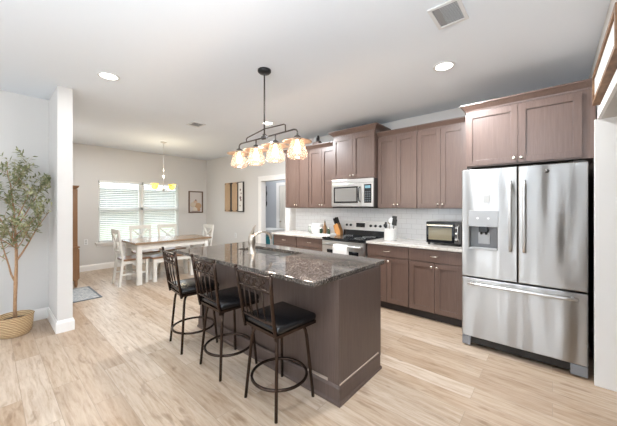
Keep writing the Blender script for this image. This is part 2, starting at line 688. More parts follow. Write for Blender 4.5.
# living room behind the camera
b = B()
ops = [(-4.05, -2.75), (-1.95, -0.65), (0.55, 1.85), (2.55, 3.85)]
xs = LW - 0.12
for a, c_ in ops:
    b.box(xs, a, -4.6, -4.48, 0, H)
    b.box(a, c_, -4.6, -4.48, 0, 0.5)
    b.box(a, c_, -4.6, -4.48, 2.4, H)
    xs = c_
b.box(xs, 5.12, -4.6, -4.48, 0, H)
structure('wall_rear', b, 'wall')
b = B()
b.box(5.0, 5.12, -4.48, -3.4, 0, H).box(5.0, 5.12, -1.0, -0.9, 0, H)
b.box(5.0, 5.12, -3.4, -1.0, 0, 0.5).box(5.0, 5.12, -3.4, -1.0, 2.4, H)
structure('wall_side', b, 'wall')

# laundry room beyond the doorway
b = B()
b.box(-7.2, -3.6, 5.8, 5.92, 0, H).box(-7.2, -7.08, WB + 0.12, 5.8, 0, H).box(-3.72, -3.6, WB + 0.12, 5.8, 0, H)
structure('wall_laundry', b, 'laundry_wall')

structure('trim_2', B().box(RW - 0.038, RW + 0.13, 3.12, 3.139, 0, 2.08, 0.003).box(RW - 0.02, RW - 0.001, 3.14, 3.165, 0, 2.15).box(RW - 0.02, RW - 0.001, 1.18, 3.165, 2.08, 2.15), 'trim')
# baseboards
BB = [(0, 0), (0.016, 0), (0.016, 0.105), (0.010, 0.12), (0.006, 0.135), (0, 0.135)]
structure('baseboard_wing', B().moulding([(LW, -4.4), (LW, 0.51), (-4.12, 0.51), (-4.12, 0.64), (WD, 0.64), (WD, WB), (DX0 - 0.1, WB)][:1 + 6], BB), 'trim')
structure('baseboard_right', B().moulding([(RW + 0.12, 3.14), (RW, 3.14), (RW, 3.22)], [(o * -1 if False else o, z) for o, z in BB]) if False else B().box(RW + 0.05, RW + 0.12, 3.126, 3.14, 0, 0.002), 'trim')

# doorway casing
b = B()
b.box(DX0 - 0.09, DX0 + 0.012, WB - 0.018, WB + 0.125, 0, DZ + 0.09)
b.box(DX1 - 0.012, DX1 + 0.09, WB - 0.018, WB + 0.125, 0, DZ + 0.09)
b.box(DX0 + 0.012, DX1 - 0.012, WB - 0.018, WB + 0.125, DZ - 0.012, DZ + 0.09)
b.box(DX0 - 0.1, DX1 + 0.1, WB - 0.024, WB - 0.018, DZ + 0.075, DZ + 0.1)
structure('trim_1', b, 'trim')
# closed inner door in the back wall of the laundry room
b = B()
b.box(-6.34, -6.22, 5.78, 5.8, 0, 2.12).box(-5.46, -5.34, 5.78, 5.8, 0, 2.12).box(-6.22, -5.46, 5.78, 5.8, 2.03, 2.12)
structure('trim_3', b, 'trim')
d = bpy.data.objects.new('door_1', None)
d.location = (-5.84, 5.8, 0)
d['kind'] = 'structure'
COL.objects.link(d)
ORG[d.name] = tuple(d.location)
b = B().box(-6.20, -5.48, 5.785, 5.799, 0.01, 2.015)
for z0, z1 in ((0.2, 0.85), (1.0, 1.85)):
    b.box(-6.09, -6.06, 5.778, 5.785, z0, z1).box(-5.62, -5.59, 5.778, 5.785, z0, z1)
    b.box(-6.06, -5.62, 5.778, 5.785, z0, z0 + 0.03).box(-6.06, -5.62, 5.778, 5.785, z1 - 0.03, z1)
make('door_panel', b, new_mat('cream door paint', (0.72, 0.68, 0.61), 0.45), parent=d)
make('door_handle', B().lathe([(0, 0), (0.022, 0.004), (0.012, 0.02), (0.028, 0.04), (0.02, 0.055), (0, 0.06)], (-6.14, 5.785, 0.95), 12, axis='Y'), 'nickel', parent=d)

# window: twin double-hung units
w = bpy.data.objects.new('window_1', None)
w.location = (WD, (WY0 + WY1) / 2, WZ0)
w['kind'] = 'structure'
COL.objects.link(w)
ORG[w.name] = tuple(w.location)
ymid = (WY0 + WY1) / 2
b = B()
X0, X1 = WD - 0.12, WD - 0.045
b.box(X0, X1, WY0, WY0 + 0.045, WZ0, WZ1).box(X0, X1, WY1 - 0.045, WY1, WZ0, WZ1)
b.box(X0, X1, ymid - 0.06, ymid + 0.06, WZ0, WZ1)
b.box(X0, X1, WY0, WY1, WZ0, WZ0 + 0.05).box(X0, X1, WY0, WY1, WZ1 - 0.05, WZ1)
zm = (WZ0 + WZ1) / 2 + 0.05
b.box(X0, X1, WY0, WY1, zm - 0.03, zm + 0.03)
make('window_frame', b, 'trim', parent=w)
make('window_pane', B().box(WD - 0.095, WD - 0.09, WY0 + 0.04, ymid - 0.05, WZ0 + 0.04, WZ1 - 0.04), 'pane', parent=w)
make('window_pane', B().box(WD - 0.095, WD - 0.09, ymid + 0.05, WY1 - 0.04, WZ0 + 0.04, WZ1 - 0.04), 'pane', parent=w)
make('window_sill', B().box(WD - 0.05, WD + 0.05, WY0 - 0.06, WY1 + 0.06, WZ0 - 0.028, WZ0, 0.004).box(WD - 0.002, WD + 0.014, WY0 - 0.03, WY1 + 0.03, WZ0 - 0.09, WZ0 - 0.028), 'trim', parent=w)

# blinds, one per window unit
for i, (y0, y1, lab) in enumerate(((WY0 + 0.012, ymid - 0.02, 'white slatted blind on the left half of the dining window'),
                                   (ymid + 0.02, WY1 - 0.012, 'white slatted blind on the right half of the dining window, behind the amber pendant'))):
    r = empty('window_blind', (WD - 0.02, (y0 + y1) / 2, WZ1), lab, 'blind', 'blinds on the dining window')
    make('headrail', B().box(WD - 0.042, WD + 0.012, y0, y1, WZ1 - 0.055, WZ1 - 0.002, 0.004), 'blind', parent=r)
    b = B()
    z = WZ0 + 0.05
    rt = Matrix.Rotation(R(34), 3, 'Y')
    while z < WZ1 - 0.07:
        b.box(WD - 0.040, WD + 0.008, y0 + 0.004, y1 - 0.004, z - 0.0014, z + 0.0014, rot=rt)
        z += 0.043
    make('slats', b, 'blind', parent=r)
    make('bottom_rail', B().box(WD - 0.036, WD + 0.004, y0 + 0.004, y1 - 0.004, WZ0 + 0.012, WZ0 + 0.03, 0.003), 'blind', parent=r)
    b = B()
    for yy in (y0 + 0.15, (y0 + y1) / 2, y1 - 0.15):
        b.cyl((WD - 0.04, yy, WZ0 + 0.02), (WD - 0.04, yy, WZ1 - 0.03), 0.0012, 6).cyl((WD + 0.008, yy, WZ0 + 0.02), (WD + 0.008, yy, WZ1 - 0.03), 0.0012, 6)
    make('cord', b, 'blind', parent=r)

# exterior seen through the blinds
structure('lawn', B().box(-60, -7.95, -30, 45, -0.35, -0.25), 'lawn')
r = empty('house', (-31, 11, -0.25), 'pale neighbouring house seen through the window blinds', 'house')
b = B().box(-36, -31, -4, 26, -0.25, 2.9)
for k in range(14):
    b.box(-31.0, -30.97, -4, 26, -0.25 + k * 0.22, -0.25 + k * 0.22 + 0.19)
make('wall', b, 'siding', parent=r)
for y0, y1, z0, z1 in ((7.0, 9.2, 0.7, 2.3), (11.5, 12.6, 0.7, 2.3), (15.0, 17.0, 0.2, 2.3)):
    make('window', B().box(-30.99, -30.9, y0, y1, z0, z1), 'shingle', parent=r)
make('roof', B().prism([(-36.4, -4.4), (-30.5, -4.4), (-30.5, 26.4), (-36.4, 26.4)], 2.9, 3.05), 'shingle', parent=r)

# tile backsplash
o = structure('trim_backsplash', B().box(-4.0, -0.74, WB - 0.012, WB, 0.914, 1.372), 'tile', (-2.4, WB, 0.914))

# ================================================================== CABINETS


def shaker(b_, x0, x1, z0, z1, y, t=0.02, s=0.058, rec=0.012):
    """door front facing -Y, outer face at y"""
    b_.box(x0, x0 + s, y, y + t, z0, z1, 0.0015).box(x1 - s, x1, y, y + t, z0, z1, 0.0015)
    b_.box(x0 + s, x1 - s, y, y + t, z1 - s, z1, 0.0015).box(x0 + s, x1 - s, y, y + t, z0, z0 + s, 0.0015)
    b_.box(x0 + s - 0.002, x1 - s + 0.002, y + rec, y + t, z0 + s - 0.002, z1 - s + 0.002)
    return b_


def knob(parent, x, y, z):
    b_ = B().lathe([(0, 0), (0.006, 0), (0.006, 0.012), (0.014, 0.018), (0.016, 0.025), (0.011, 0.031), (0, 0.032)], (x, y, z), 12, axis='Y')
    return make('knob', b_, 'nickel', parent=parent)


def pull(parent, x, y, z, w_=0.1):
    pts = [(x - w_ / 2, y, z), (x - w_ / 2 + 0.006, y - 0.018, z), (x - w_ / 4, y - 0.026, z - 0.002), (x, y - 0.028, z - 0.003),
           (x + w_ / 4, y - 0.026, z - 0.002), (x + w_ / 2 - 0.006, y - 0.018, z), (x + w_ / 2, y, z)]
    return make('handle', B().tube(pts, [0.007, 0.005, 0.005, 0.006, 0.005, 0.005, 0.007], 8), 'nickel', parent=parent)


CROWN = [(0, 0), (0.004, 0), (0.006, 0.012), (0.016, 0.022), (0.036, 0.045), (0.044, 0.052), (0.05, 0.056), (0.05, 0.068), (0, 0.068)]


def upper(label, x0, x1, z0, z1, yf, crown_h=0.07, left=True, right=True, kz=0.055, gap=0.003, yb=None, crown_top=None, fill_r=0.0):
    yb = WB if yb is None else yb
    r = empty('wall_cabinet', ((x0 + x1) / 2, yb, z0), label, 'cabinet', 'upper wall cabinets')
    make('body', B().box(x0, x1 + fill_r, yf + 0.02, yb - 0.001, z0, z1), 'cab', parent=r)
    xm = (x0 + x1) / 2
    for a, c_, kx in ((x0 + gap, xm - gap / 2, xm - 0.028), (xm + gap / 2, x1 - gap, xm + 0.028)):
        dd = make('door', shaker(B(), a, c_, z0 + 0.012, z1 - 0.035, yf), 'cab', parent=r)
        knob(dd, kx, yf, z0 + kz)
    k = crown_h / 0.068
    prof = [(o_ * k, z1 - 0.012 + zz * k) for o_, zz in CROWN]
    path = []
    if left:
        path.append((x0, yb - 0.002))
    path += [(x0, yf + 0.018), (x1 + fill_r, yf + 0.018)]
    if right:
        path.append((x1, yb - 0.002))
    make('crown_moulding', B().moulding(path, prof), 'cab', parent=r)
    return r


UF = 3.84
ZT = 2.44
upper('brown two-door wall cabinet farthest left, next to the doorway', -3.95, -3.343, 1.372, ZT, UF, right=False)
upper('brown two-door wall cabinet just left of the taller microwave cabinet, small ornament on top', -3.339, -2.752, 1.372, ZT, UF, left=False, right=False)
upper('taller short-doored brown cabinet above the microwave', -2.745, -1.985, 1.83, 2.55, 3.76, 0.085)
upper('brown two-door wall cabinet just right of the microwave, above the utensil crock', -1.975, -1.392, 1.372, ZT, UF, left=False, right=False)
upper('brown two-door wall cabinet above the toaster oven, next to the fridge', -1.388, -0.79, 1.372, ZT, UF, left=False, right=False)
r = upper('wide deep two-door cabinet above the refrigerator', -0.70, 0.196, 1.815, 2.42, 3.37, 0.07, left=True, right=False, fill_r=0.08)
make('side_panel', B().box(-0.72, -0.701, 3.45, WB - 0.002, 0.0, 2.41), 'cab', parent=r)


def base_unit(label, x0, x1, yf=3.545, doors=2):
    r_ = empty('base_cabinet', ((x0 + x1) / 2, WB, 0), label, 'cabinet', 'base cabinets along the kitchen wall')
    make('body', B().box(x0, x1, yf + 0.02, WB - 0.001, 0.1, 0.88), 'cab', parent=r_)
    make('toe_kick', B().box(x0, x1, yf + 0.07, WB - 0.01, 0.0, 0.1), 'toe', parent=r_)
    g = 0.004
    dr = make('drawer', B().box(x0 + g, x1 - g, yf, yf + 0.02, 0.722, 0.868, 0.003), 'cab', parent=r_)
    pull(dr, (x0 + x1) / 2, yf, 0.797)
    xm = (x0 + x1) / 2
    for a, c_, kx in ((x0 + g, xm - g / 2, xm - 0.03), (xm + g / 2, x1 - g, xm + 0.03)):
        dd = make('door', shaker(B(), a, c_, 0.112, 0.712, yf), 'cab', parent=r_)
        knob(dd, kx, yf, 0.665)
    return r_


base_unit('brown base cabinet just right of the oven, under the utensil crock', -1.985, -1.39)
base_unit('brown base cabinet beside the refrigerator, under the toaster oven', -1.386, -0.76)
base_unit('brown base cabinet at the left end by the doorway', -3.97, -3.37)
base_unit('brown base cabinet just left of the oven', -3.366, -2.765)
tag(make('worktop', B().box(-1.985, -0.757, 3.515, WB - 0.013, 0.881, 0.914, 0.004), 'pale_stone', (-1.37, 3.85, 0.881)),
    'pale speckled stone worktop between the oven and the refrigerator', 'worktop', 'pale stone worktops')
tag(make('worktop', B().box(-4.0, -2.765, 3.515, WB - 0.013, 0.881, 0.914, 0.004), 'pale_stone', (-3.38, 3.85, 0.881)),
    'pale speckled stone worktop left of the oven, under the canisters', 'worktop', 'pale stone worktops')

# ================================================================== RANGE
RX0, RX1, RF = -2.755, -1.992, 3.50
r = empty('range', ((RX0 + RX1) / 2, 3.8, 0), 'stainless steel electric range with black glass cooktop', 'stove')
make('body', B().box(RX0, RX1, RF + 0.03, WB - 0.02, 0.02, 0.895), 'dark_body', parent=r)
make('cooktop', B().box(RX0, RX1, RF - 0.01, 4.09, 0.893, 0.918, 0.004), 'black_glass', parent=r)
for cx_, cy_, rr in ((-2.56, 3.68, 0.1), (-2.18, 3.68, 0.08), (-2.56, 3.95, 0.075), (-2.18, 3.95, 0.1)):
    pts = [(cx_ + rr * math.cos(t * math.pi / 16), cy_ + rr * math.sin(t * math.pi / 16), 0.9185) for t in range(32)]
    make('burner_ring', B().tube(pts, 0.0012, 4, closed=True), 'grey_white', parent=r)
dd = make('oven_door', B().box(RX0 + 0.004, RX1 - 0.004, RF - 0.012, RF + 0.03, 0.215, 0.872, 0.004), 'steel_flat', parent=r)
make('window', B().box(RX0 + 0.1, RX1 - 0.1, RF - 0.016, RF - 0.011, 0.36, 0.74, 0.002), 'black_glass', parent=dd)
b = B().cyl((RX0 + 0.045, RF - 0.055, 0.815), (RX1 - 0.045, RF - 0.055, 0.815), 0.0125)
for x in (RX0 + 0.07, RX1 - 0.07):
    b.box(x - 0.012, x + 0.012, RF - 0.055, RF - 0.01, 0.806, 0.824)
make('handle', b, 'steel_flat', parent=dd)
make('drawer', B().box(RX0 + 0.004, RX1 - 0.004, RF - 0.008, RF + 0.03, 0.05, 0.205, 0.004), 'steel_flat', parent=r)
b = B().prism_x([(4.085, 0.915), (4.185, 0.915), (4.185, 1.155), (4.125, 1.155), (4.105, 1.005)], RX0, RX1)
make('backguard_base', b, 'black_glass', parent=r)
rot = None
b = B().prism_x([(4.097, 1.005), (4.11, 1.005), (4.15, 1.158), (4.117, 1.158)], RX0 + 0.002, RX1 - 0.002)
bgd = make('control_panel', b, 'steel_flat', parent=r)
for kx in (-2.69, -2.61, -2.23, -2.145, -2.06):
    yk = 4.097 + 0.02 * (1.085 - 1.005) / 0.153
    make('knob', B().lathe([(0, 0), (0.022, 0), (0.022, 0.006), (0.018, 0.022), (0, 0.024)], (kx, yk, 1.085), 14, axis='Y'), 'black_plastic', parent=bgd)
dp = make('display', B().box(-2.50, -2.34, 4.095, 4.112, 1.055, 1.125), 'black_glass', parent=bgd)
b = B()
for i in range(4):
    b.box(-2.465 + i * 0.025, -2.45 + i * 0.025, 4.093, 4.0945, 1.085, 1.105)
make('digits', b, 'display', parent=None) if False else b.bm.free()

# towel over the oven handle
b = B()
TX0, TX1 = -2.50, -2.24
prof = []
ys = RF - 0.055
rows = []
path = [(ys + 0.018, 0.60), (ys + 0.0185, 0.70), (ys + 0.018, 0.80), (ys + 0.013, 0.829), (ys, 0.834), (ys - 0.013, 0.829), (ys - 0.0185, 0.80), (ys - 0.021, 0.70), (ys - 0.022, 0.58), (ys - 0.02, 0.50)]
for (y, z) in path:
    row = []
    for k in range(13):
        x = TX0 + (TX1 - TX0) * k / 12
        amp = 0.004 * max(0, min(1, (0.8 - z) / 0.15))
        row.append(b.bm.verts.new((x, y + amp * math.sin(k * 1.6), z)))
    rows.append(row)
for i in range(len(rows) - 1):
    for k in range(12):
        f_ = b.bm.faces.new((rows[i][k], rows[i][k + 1], rows[i + 1][k + 1], rows[i + 1][k]))
        f_.smooth = True
o = make('dish_towel', b, 'towel', ((TX0 + TX1) / 2, ys, 0.5))
md = o.modifiers.new('thickness', 'SOLIDIFY')
md.thickness = 0.003
tag(o, 'white towel hanging over the oven door handle', 'towel')

# ================================================================== MICROWAVE
MX0, MX1, MF = -2.742, -1.988, 3.73
r = empty('microwave', ((MX0 + MX1) / 2, 3.95, 1.385), 'stainless over-the-range microwave below the tallest cabinet', 'microwave')
make('body', B().box(MX0, MX1, MF + 0.03, WB - 0.014, 1.39, 1.828), 'dark_body', parent=r)
make('vent_strip', B().box(MX0, MX1, MF, MF + 0.03, 1.765, 1.825, 0.003), 'steel_flat', parent=r)
dd = make('door', B().box(MX0, -2.16, MF - 0.004, MF + 0.03, 1.40, 1.760, 0.003), 'steel_flat', parent=r)
make('window', B().box(MX0 + 0.045, -2.245, MF - 0.007, MF - 0.003, 1.455, 1.712, 0.001), 'black_glass', parent=dd)
make('window_screen', B().box(MX0 + 0.07, -2.27, MF - 0.0085, MF - 0.006, 1.48, 1.69), new_mat('grey oven mesh', (0.22, 0.21, 0.195), 0.25), parent=dd)
b = B().tube([(-2.205, MF - 0.004, 1.47), (-2.21, MF - 0.032, 1.49), (-2.212, MF - 0.04, 1.585), (-2.21, MF - 0.032, 1.68), (-2.205, MF - 0.004, 1.70)], 0.009, 8)
make('handle', b, 'black_plastic', parent=dd)
cp = make('control_panel', B().box(-2.157, MX1, MF - 0.004, MF + 0.03, 1.40, 1.760, 0.003), 'steel_flat', parent=r)
make('keypad', B().box(-2.135, -2.015, MF - 0.007, MF - 0.003, 1.455, 1.735, 0.001), 'black_glass', parent=cp)
b = B()
for i in range(5):
    for j in range(3):
        b.box(-2.122 + j * 0.034, -2.098 + j * 0.034, MF - 0.0085, MF - 0.0065, 1.475 + i * 0.034, 1.495 + i * 0.034)
make('button', b, new_mat('dark grey buttons', (0.07, 0.08, 0.09), 0.4), parent=cp)
make('display', B().box(-2.12, -2.03, MF - 0.0085, MF - 0.0065, 1.675, 1.715), new_mat('blue grey display', (0.18, 0.35, 0.42), 0.2), parent=cp)
make('underside', B().box(MX0 + 0.01, MX1 - 0.01, MF + 0.02, WB - 0.03, 1.376, 1.39), 'black_plastic', parent=r)

# ================================================================== REFRIGERATOR
FX0, FX1, FF, FB = -0.694, 0.217, 3.17, 4.05
xc = -0.2385
r = empty('refrigerator', ((FX0 + FX1) / 2, 3.6, 0), 'large stainless french-door refrigerator with a water dispenser', 'refrigerator')
make('body', B().box(FX0 + 0.006, FX1 - 0.006, FF + 0.085, FB, 0.03, 1.755), 'dark_body', parent=r)
# left door with the dispenser opening (slab built in XY, turned upright)
dx0, dx1, dz0, dz1 = -0.628, -0.392, 0.985, 1.205
b = B().slab_hole([FX0, dx0, dx1, xc - 0.003], [0.705, dz0, dz1, 1.765], 0, 0.075)
b.xf(Matrix(((1, 0, 0, 0), (0, 0, 1, FF), (0, 1, 0, 0), (0, 0, 0, 1))))
ld = make('door', b, 'steel', parent=r)
o = B().box(xc + 0.003, FX1, FF, FF + 0.075, 0.705, 1.765, 0.008)
rd = make('door', o, 'steel', parent=r)
fd = make('freezer_drawer', B().box(FX0, FX1, FF, FF + 0.075, 0.105, 0.692, 0.008), 'steel', parent=r)
mdv = ld.modifiers.new('soft edges', 'BEVEL')
mdv.width = 0.006
mdv.segments = 2
mdv.limit_method = 'ANGLE'
# dispenser
GP = new_mat('silver grey plastic', (0.40, 0.40, 0.40), 0.35, 0.3)
b = B().box(dx0 - 0.006, dx1 + 0.006, FF + 0.068, FF + 0.074, dz0 - 0.002, dz1)
dsp = make('dispenser', b, new_mat('dispenser recess grey', (0.20, 0.20, 0.205), 0.4, 0.2), parent=ld)
make('dispenser_panel', B().box(dx0 - 0.008, dx1 + 0.008, FF - 0.006, FF + 0.002, dz1 - 0.002, 1.362, 0.003), GP, parent=dsp) if False else \
    make('dispenser_panel', B().box(dx0 - 0.008, dx1 + 0.008, FF - 0.006, FF + 0.002, dz1 - 0.002, 1.362, 0.003), GP, parent=ld)
make('dispenser_nozzle', B().box(-0.548, -0.472, FF + 0.012, FF + 0.066, 1.15, 1.204, 0.004).cyl((-0.53, FF + 0.035, 1.15), (-0.53, FF + 0.035, 1.125), 0.01).cyl((-0.49, FF + 0.035, 1.15), (-0.49, FF + 0.035, 1.125), 0.01), 'black_plastic', parent=ld)
make('drip_tray', B().box(dx0 + 0.002, dx1 - 0.002, FF - 0.008, FF + 0.068, dz0 - 0.008, dz0 + 0.012, 0.003), GP, parent=ld)
make('dispenser_paddle', B().box(-0.56, -0.46, FF + 0.055, FF + 0.066, 1.03, 1.14, 0.003), GP, parent=ld)
for x in (-0.555, -0.465):
    make('dispenser_button', B().cyl((x, FF - 0.006, 1.285), (x, FF - 0.009, 1.285), 0.011, 14), 'white_plastic', parent=ld)


def bar_handle(parent, p0, p1, nrm_y, bow=0.012):
    p0, p1 = Vector(p0), Vector(p1)
    pts = []
    for i in range(13):
        t = i / 12
        p = p0.lerp(p1, t)
        p.y -= bow * math.sin(math.pi * t)
        pts.append(p)
    b_ = B().tube(pts, 0.0125, 12)
    for t in (0.04, 0.96):
        p = p0.lerp(p1, t)
        b_.cyl(p, (p.x, nrm_y, p.z), 0.011, 10)
    return make('handle', b_, 'steel_flat', parent=parent)


bar_handle(ld, (xc - 0.05, FF - 0.05, 0.99), (xc - 0.05, FF - 0.05, 1.63), FF)
bar_handle(rd, (xc + 0.05, FF - 0.05, 0.99), (xc + 0.05, FF - 0.05, 1.63), FF)
bar_handle(fd, (FX0 + 0.06, FF - 0.05, 0.645), (FX1 - 0.06, FF - 0.05, 0.645), FF)
b = B().lathe([(0, 0), (0.016, 0), (0.016, 0.003), (0, 0.0035)], (-0.035, FF, 1.705), 18, axis='Y')
bd = make('badge', b, 'grey_metal', parent=rd)
make('grille', B().box(FX0 + 0.05, FX1 - 0.05, FF + 0.03, FF + 0.085, 0.035, 0.1), 'black_plastic', parent=r)
for x0, x1 in ((FX0, FX0 + 0.075), (FX1 - 0.105, FX1)):
    make('foot_cover', B().box(x0, x1, FF + 0.01, FF + 0.09, 0.012, 0.1, 0.006), new_mat('grey foot plastic', (0.25, 0.26, 0.28), 0.4), parent=r)
for x0 in (FX0 + 0.01, FX1 - 0.09):
    make('hinge_cover', B().box(x0, x0 + 0.08, FF + 0.02, FF + 0.13, 1.757, 1.778, 0.004), 'dark_body', parent=r)
for x0 in (FX0 + 0.04, FX1 - 0.07):
    for yy in (FF + 0.06, FB - 0.1):
        make('foot', B().cyl((x0, yy, 0.0), (x0, yy, 0.032), 0.018, 12), 'black_plastic', parent=r)
tag(make('magnet', B().box(-0.512, -0.458, FF - 0.006, FF - 0.0005, 1.44, 1.515, 0.002), 'grey_white', (-0.49, FF - 0.003, 1.445)),
    'small square pale grey magnet stuck above the fridge dispenser', 'magnet')

# ================================================================== ISLAND
IX0, IX1, IY0, IY1 = -3.10, -1.135, 1.63, 2.28
SX0, SX1, SY0, SY1 = -2.73, -1.97, 1.87, 2.19
r = empty('kitchen_island', ((IX0 + IX1) / 2, (IY0 + IY1) / 2, 0), 'dark brown wooden kitchen island base with panelled end', 'island')
b = B()
b.box(IX0 + 0.02, IX1 - 0.02, IY0 + 0.02, IY0 + 0.05, 0.02, 0.879)
b.box(IX0 + 0.02, IX1 - 0.02, IY1 - 0.05, IY1 - 0.02, 0.02, 0.879)
b.box(IX0 + 0.02, IX0 + 0.05, IY0 + 0.05, IY1 - 0.05, 0.02, 0.879)
b.box(IX1 - 0.05, IX1 - 0.02, IY0 + 0.05, IY1 - 0.05, 0.02, 0.879)
make('body', b, 'island', parent=r)
make('end_panel', B().box(IX1 - 0.02, IX1 - 0.002, IY0 + 0.01, IY1 - 0.012, 0.1, 0.879), 'island', parent=r)
make('end_panel', B().box(IX0 + 0.002, IX0 + 0.02, IY0 + 0.01, IY1 - 0.012, 0.1, 0.879), 'island', parent=r)
for x0, x1 in ((IX1 - 0.10, IX1), (IX0, IX0 + 0.10)):
    make('corner_post', B().box(x0, x1, IY0, IY0 + 0.02, 0.02, 0.879, 0.002), 'island', parent=r)
TR = [(0, 0.0), (0.022, 0.0), (0.022, 0.018), (0.013, 0.028), (0.012, 0.115), (0.004, 0.132), (0, 0.132)]
make('base_trim', B().moulding([(IX0, IY0), (IX1, IY0), (IX1, IY1 - 0.06), (IX0, IY1 - 0.06)], [(o_, z) for o_, z in TR], closed=True), 'island', parent=r)
EDGE = wood('painted highlight edge wood', (0.42, 0.33, 0.27), (0.52, 0.42, 0.35), 0.45)  # pale wood tone that paints the highlight along the trim ledge
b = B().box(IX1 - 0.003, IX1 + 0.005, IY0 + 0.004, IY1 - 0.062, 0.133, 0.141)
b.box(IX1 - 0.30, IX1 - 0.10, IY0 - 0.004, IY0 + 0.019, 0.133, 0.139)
make('trim_highlight', b, EDGE, parent=r)
b = B()
for k in range(4):
    w_ = (IX1 - IX0 - 0.04) / 4
    shaker(b, IX0 + 0.022 + k * w_, IX0 + 0.018 + (k + 1) * w_, 0.12, 0.86, 0)
b.xf(Matrix(((1, 0, 0, 0), (0, -1, 0, IY1), (0, 0, 1, 0), (0, 0, 0, 1))))
make('door', b, 'island', parent=r)

b = B().slab_hole([-3.2, SX0, SX1, -1.148], [1.375, SY0, SY1, 2.385], 0.88, 0.914)
o = make('island_worktop', b, 'granite', (-2.17, 1.9, 0.88))
mdv = o.modifiers.new('soft edges', 'BEVEL')
mdv.width = 0.005
mdv.segments = 2
mdv.limit_method = 'ANGLE'
tag(o, 'dark speckled granite worktop on the island', 'worktop')
# sink
b = B()
x0, x1, y0, y1 = SX0 + 0.001, SX1 - 0.001, SY0 + 0.001, SY1 - 0.001
zb, t = 0.72, 0.006
b.box(x0, x1, y0, y1, zb, zb + t)
b.box(x0, x0 + t, y0, y1, zb + t, 0.8795).box(x1 - t, x1, y0, y1, zb + t, 0.8795)
b.box(x0 + t, x1 - t, y0, y0 + t, zb + t, 0.8795).box(x0 + t, x1 - t, y1 - t, y1, zb + t, 0.8795)
b.box((x0 + x1) / 2 - 0.012, (x0 + x1) / 2 + 0.012, y0 + t, y1 - t, zb + t, 0.86)
sk = empty('sink', ((x0 + x1) / 2, (y0 + y1) / 2, zb), 'stainless double sink set into the island worktop', 'sink')
make('bowl', b, 'steel_flat', parent=sk)
for xx in (x0 + 0.19, x1 - 0.19):
    make('drain', B().lathe([(0.045, 0), (0.045, 0.004), (0.03, 0.003), (0.0, 0.001)], (xx, 2.03, zb + t), 16), 'grey_metal', parent=sk)
# faucet
fx, fy = -2.345, 1.80
r = empty('faucet', (fx, fy, 0.914), 'brushed nickel gooseneck faucet beside the island sink', 'faucet')
make('body', B().lathe([(0.045, 0), (0.045, 0.006), (0.036, 0.014), (0.033, 0.09), (0.038, 0.13), (0.036, 0.17), (0.026, 0.2), (0.0, 0.21)], (fx, fy, 0.914), 20), 'faucet', parent=r)
pts = []
for i in range(15):
    t = i / 14
    a = math.pi * (1 - t) * 0.92 + 0.08 * math.pi * 0
    pts.append((fx + 0.012, fy + 0.125 - 0.125 * math.cos(math.pi * t), 1.045 + 0.085 * math.sin(math.pi * t)))
pts = [(fx + 0.002, fy + 0.0, 1.0)] + pts
make('spout', B().tube(pts, [0.011] * 12 + [0.012, 0.015, 0.016, 0.016], 12), 'faucet', parent=r)
make('lever', B().tube([(fx, fy, 1.10), (fx + 0.01, fy, 1.14), (fx + 0.035, fy, 1.185), (fx + 0.06, fy, 1.21)], [0.022, 0.016, 0.012, 0.006], 10), 'faucet', parent=r)

# ================================================================== BAR STOOLS


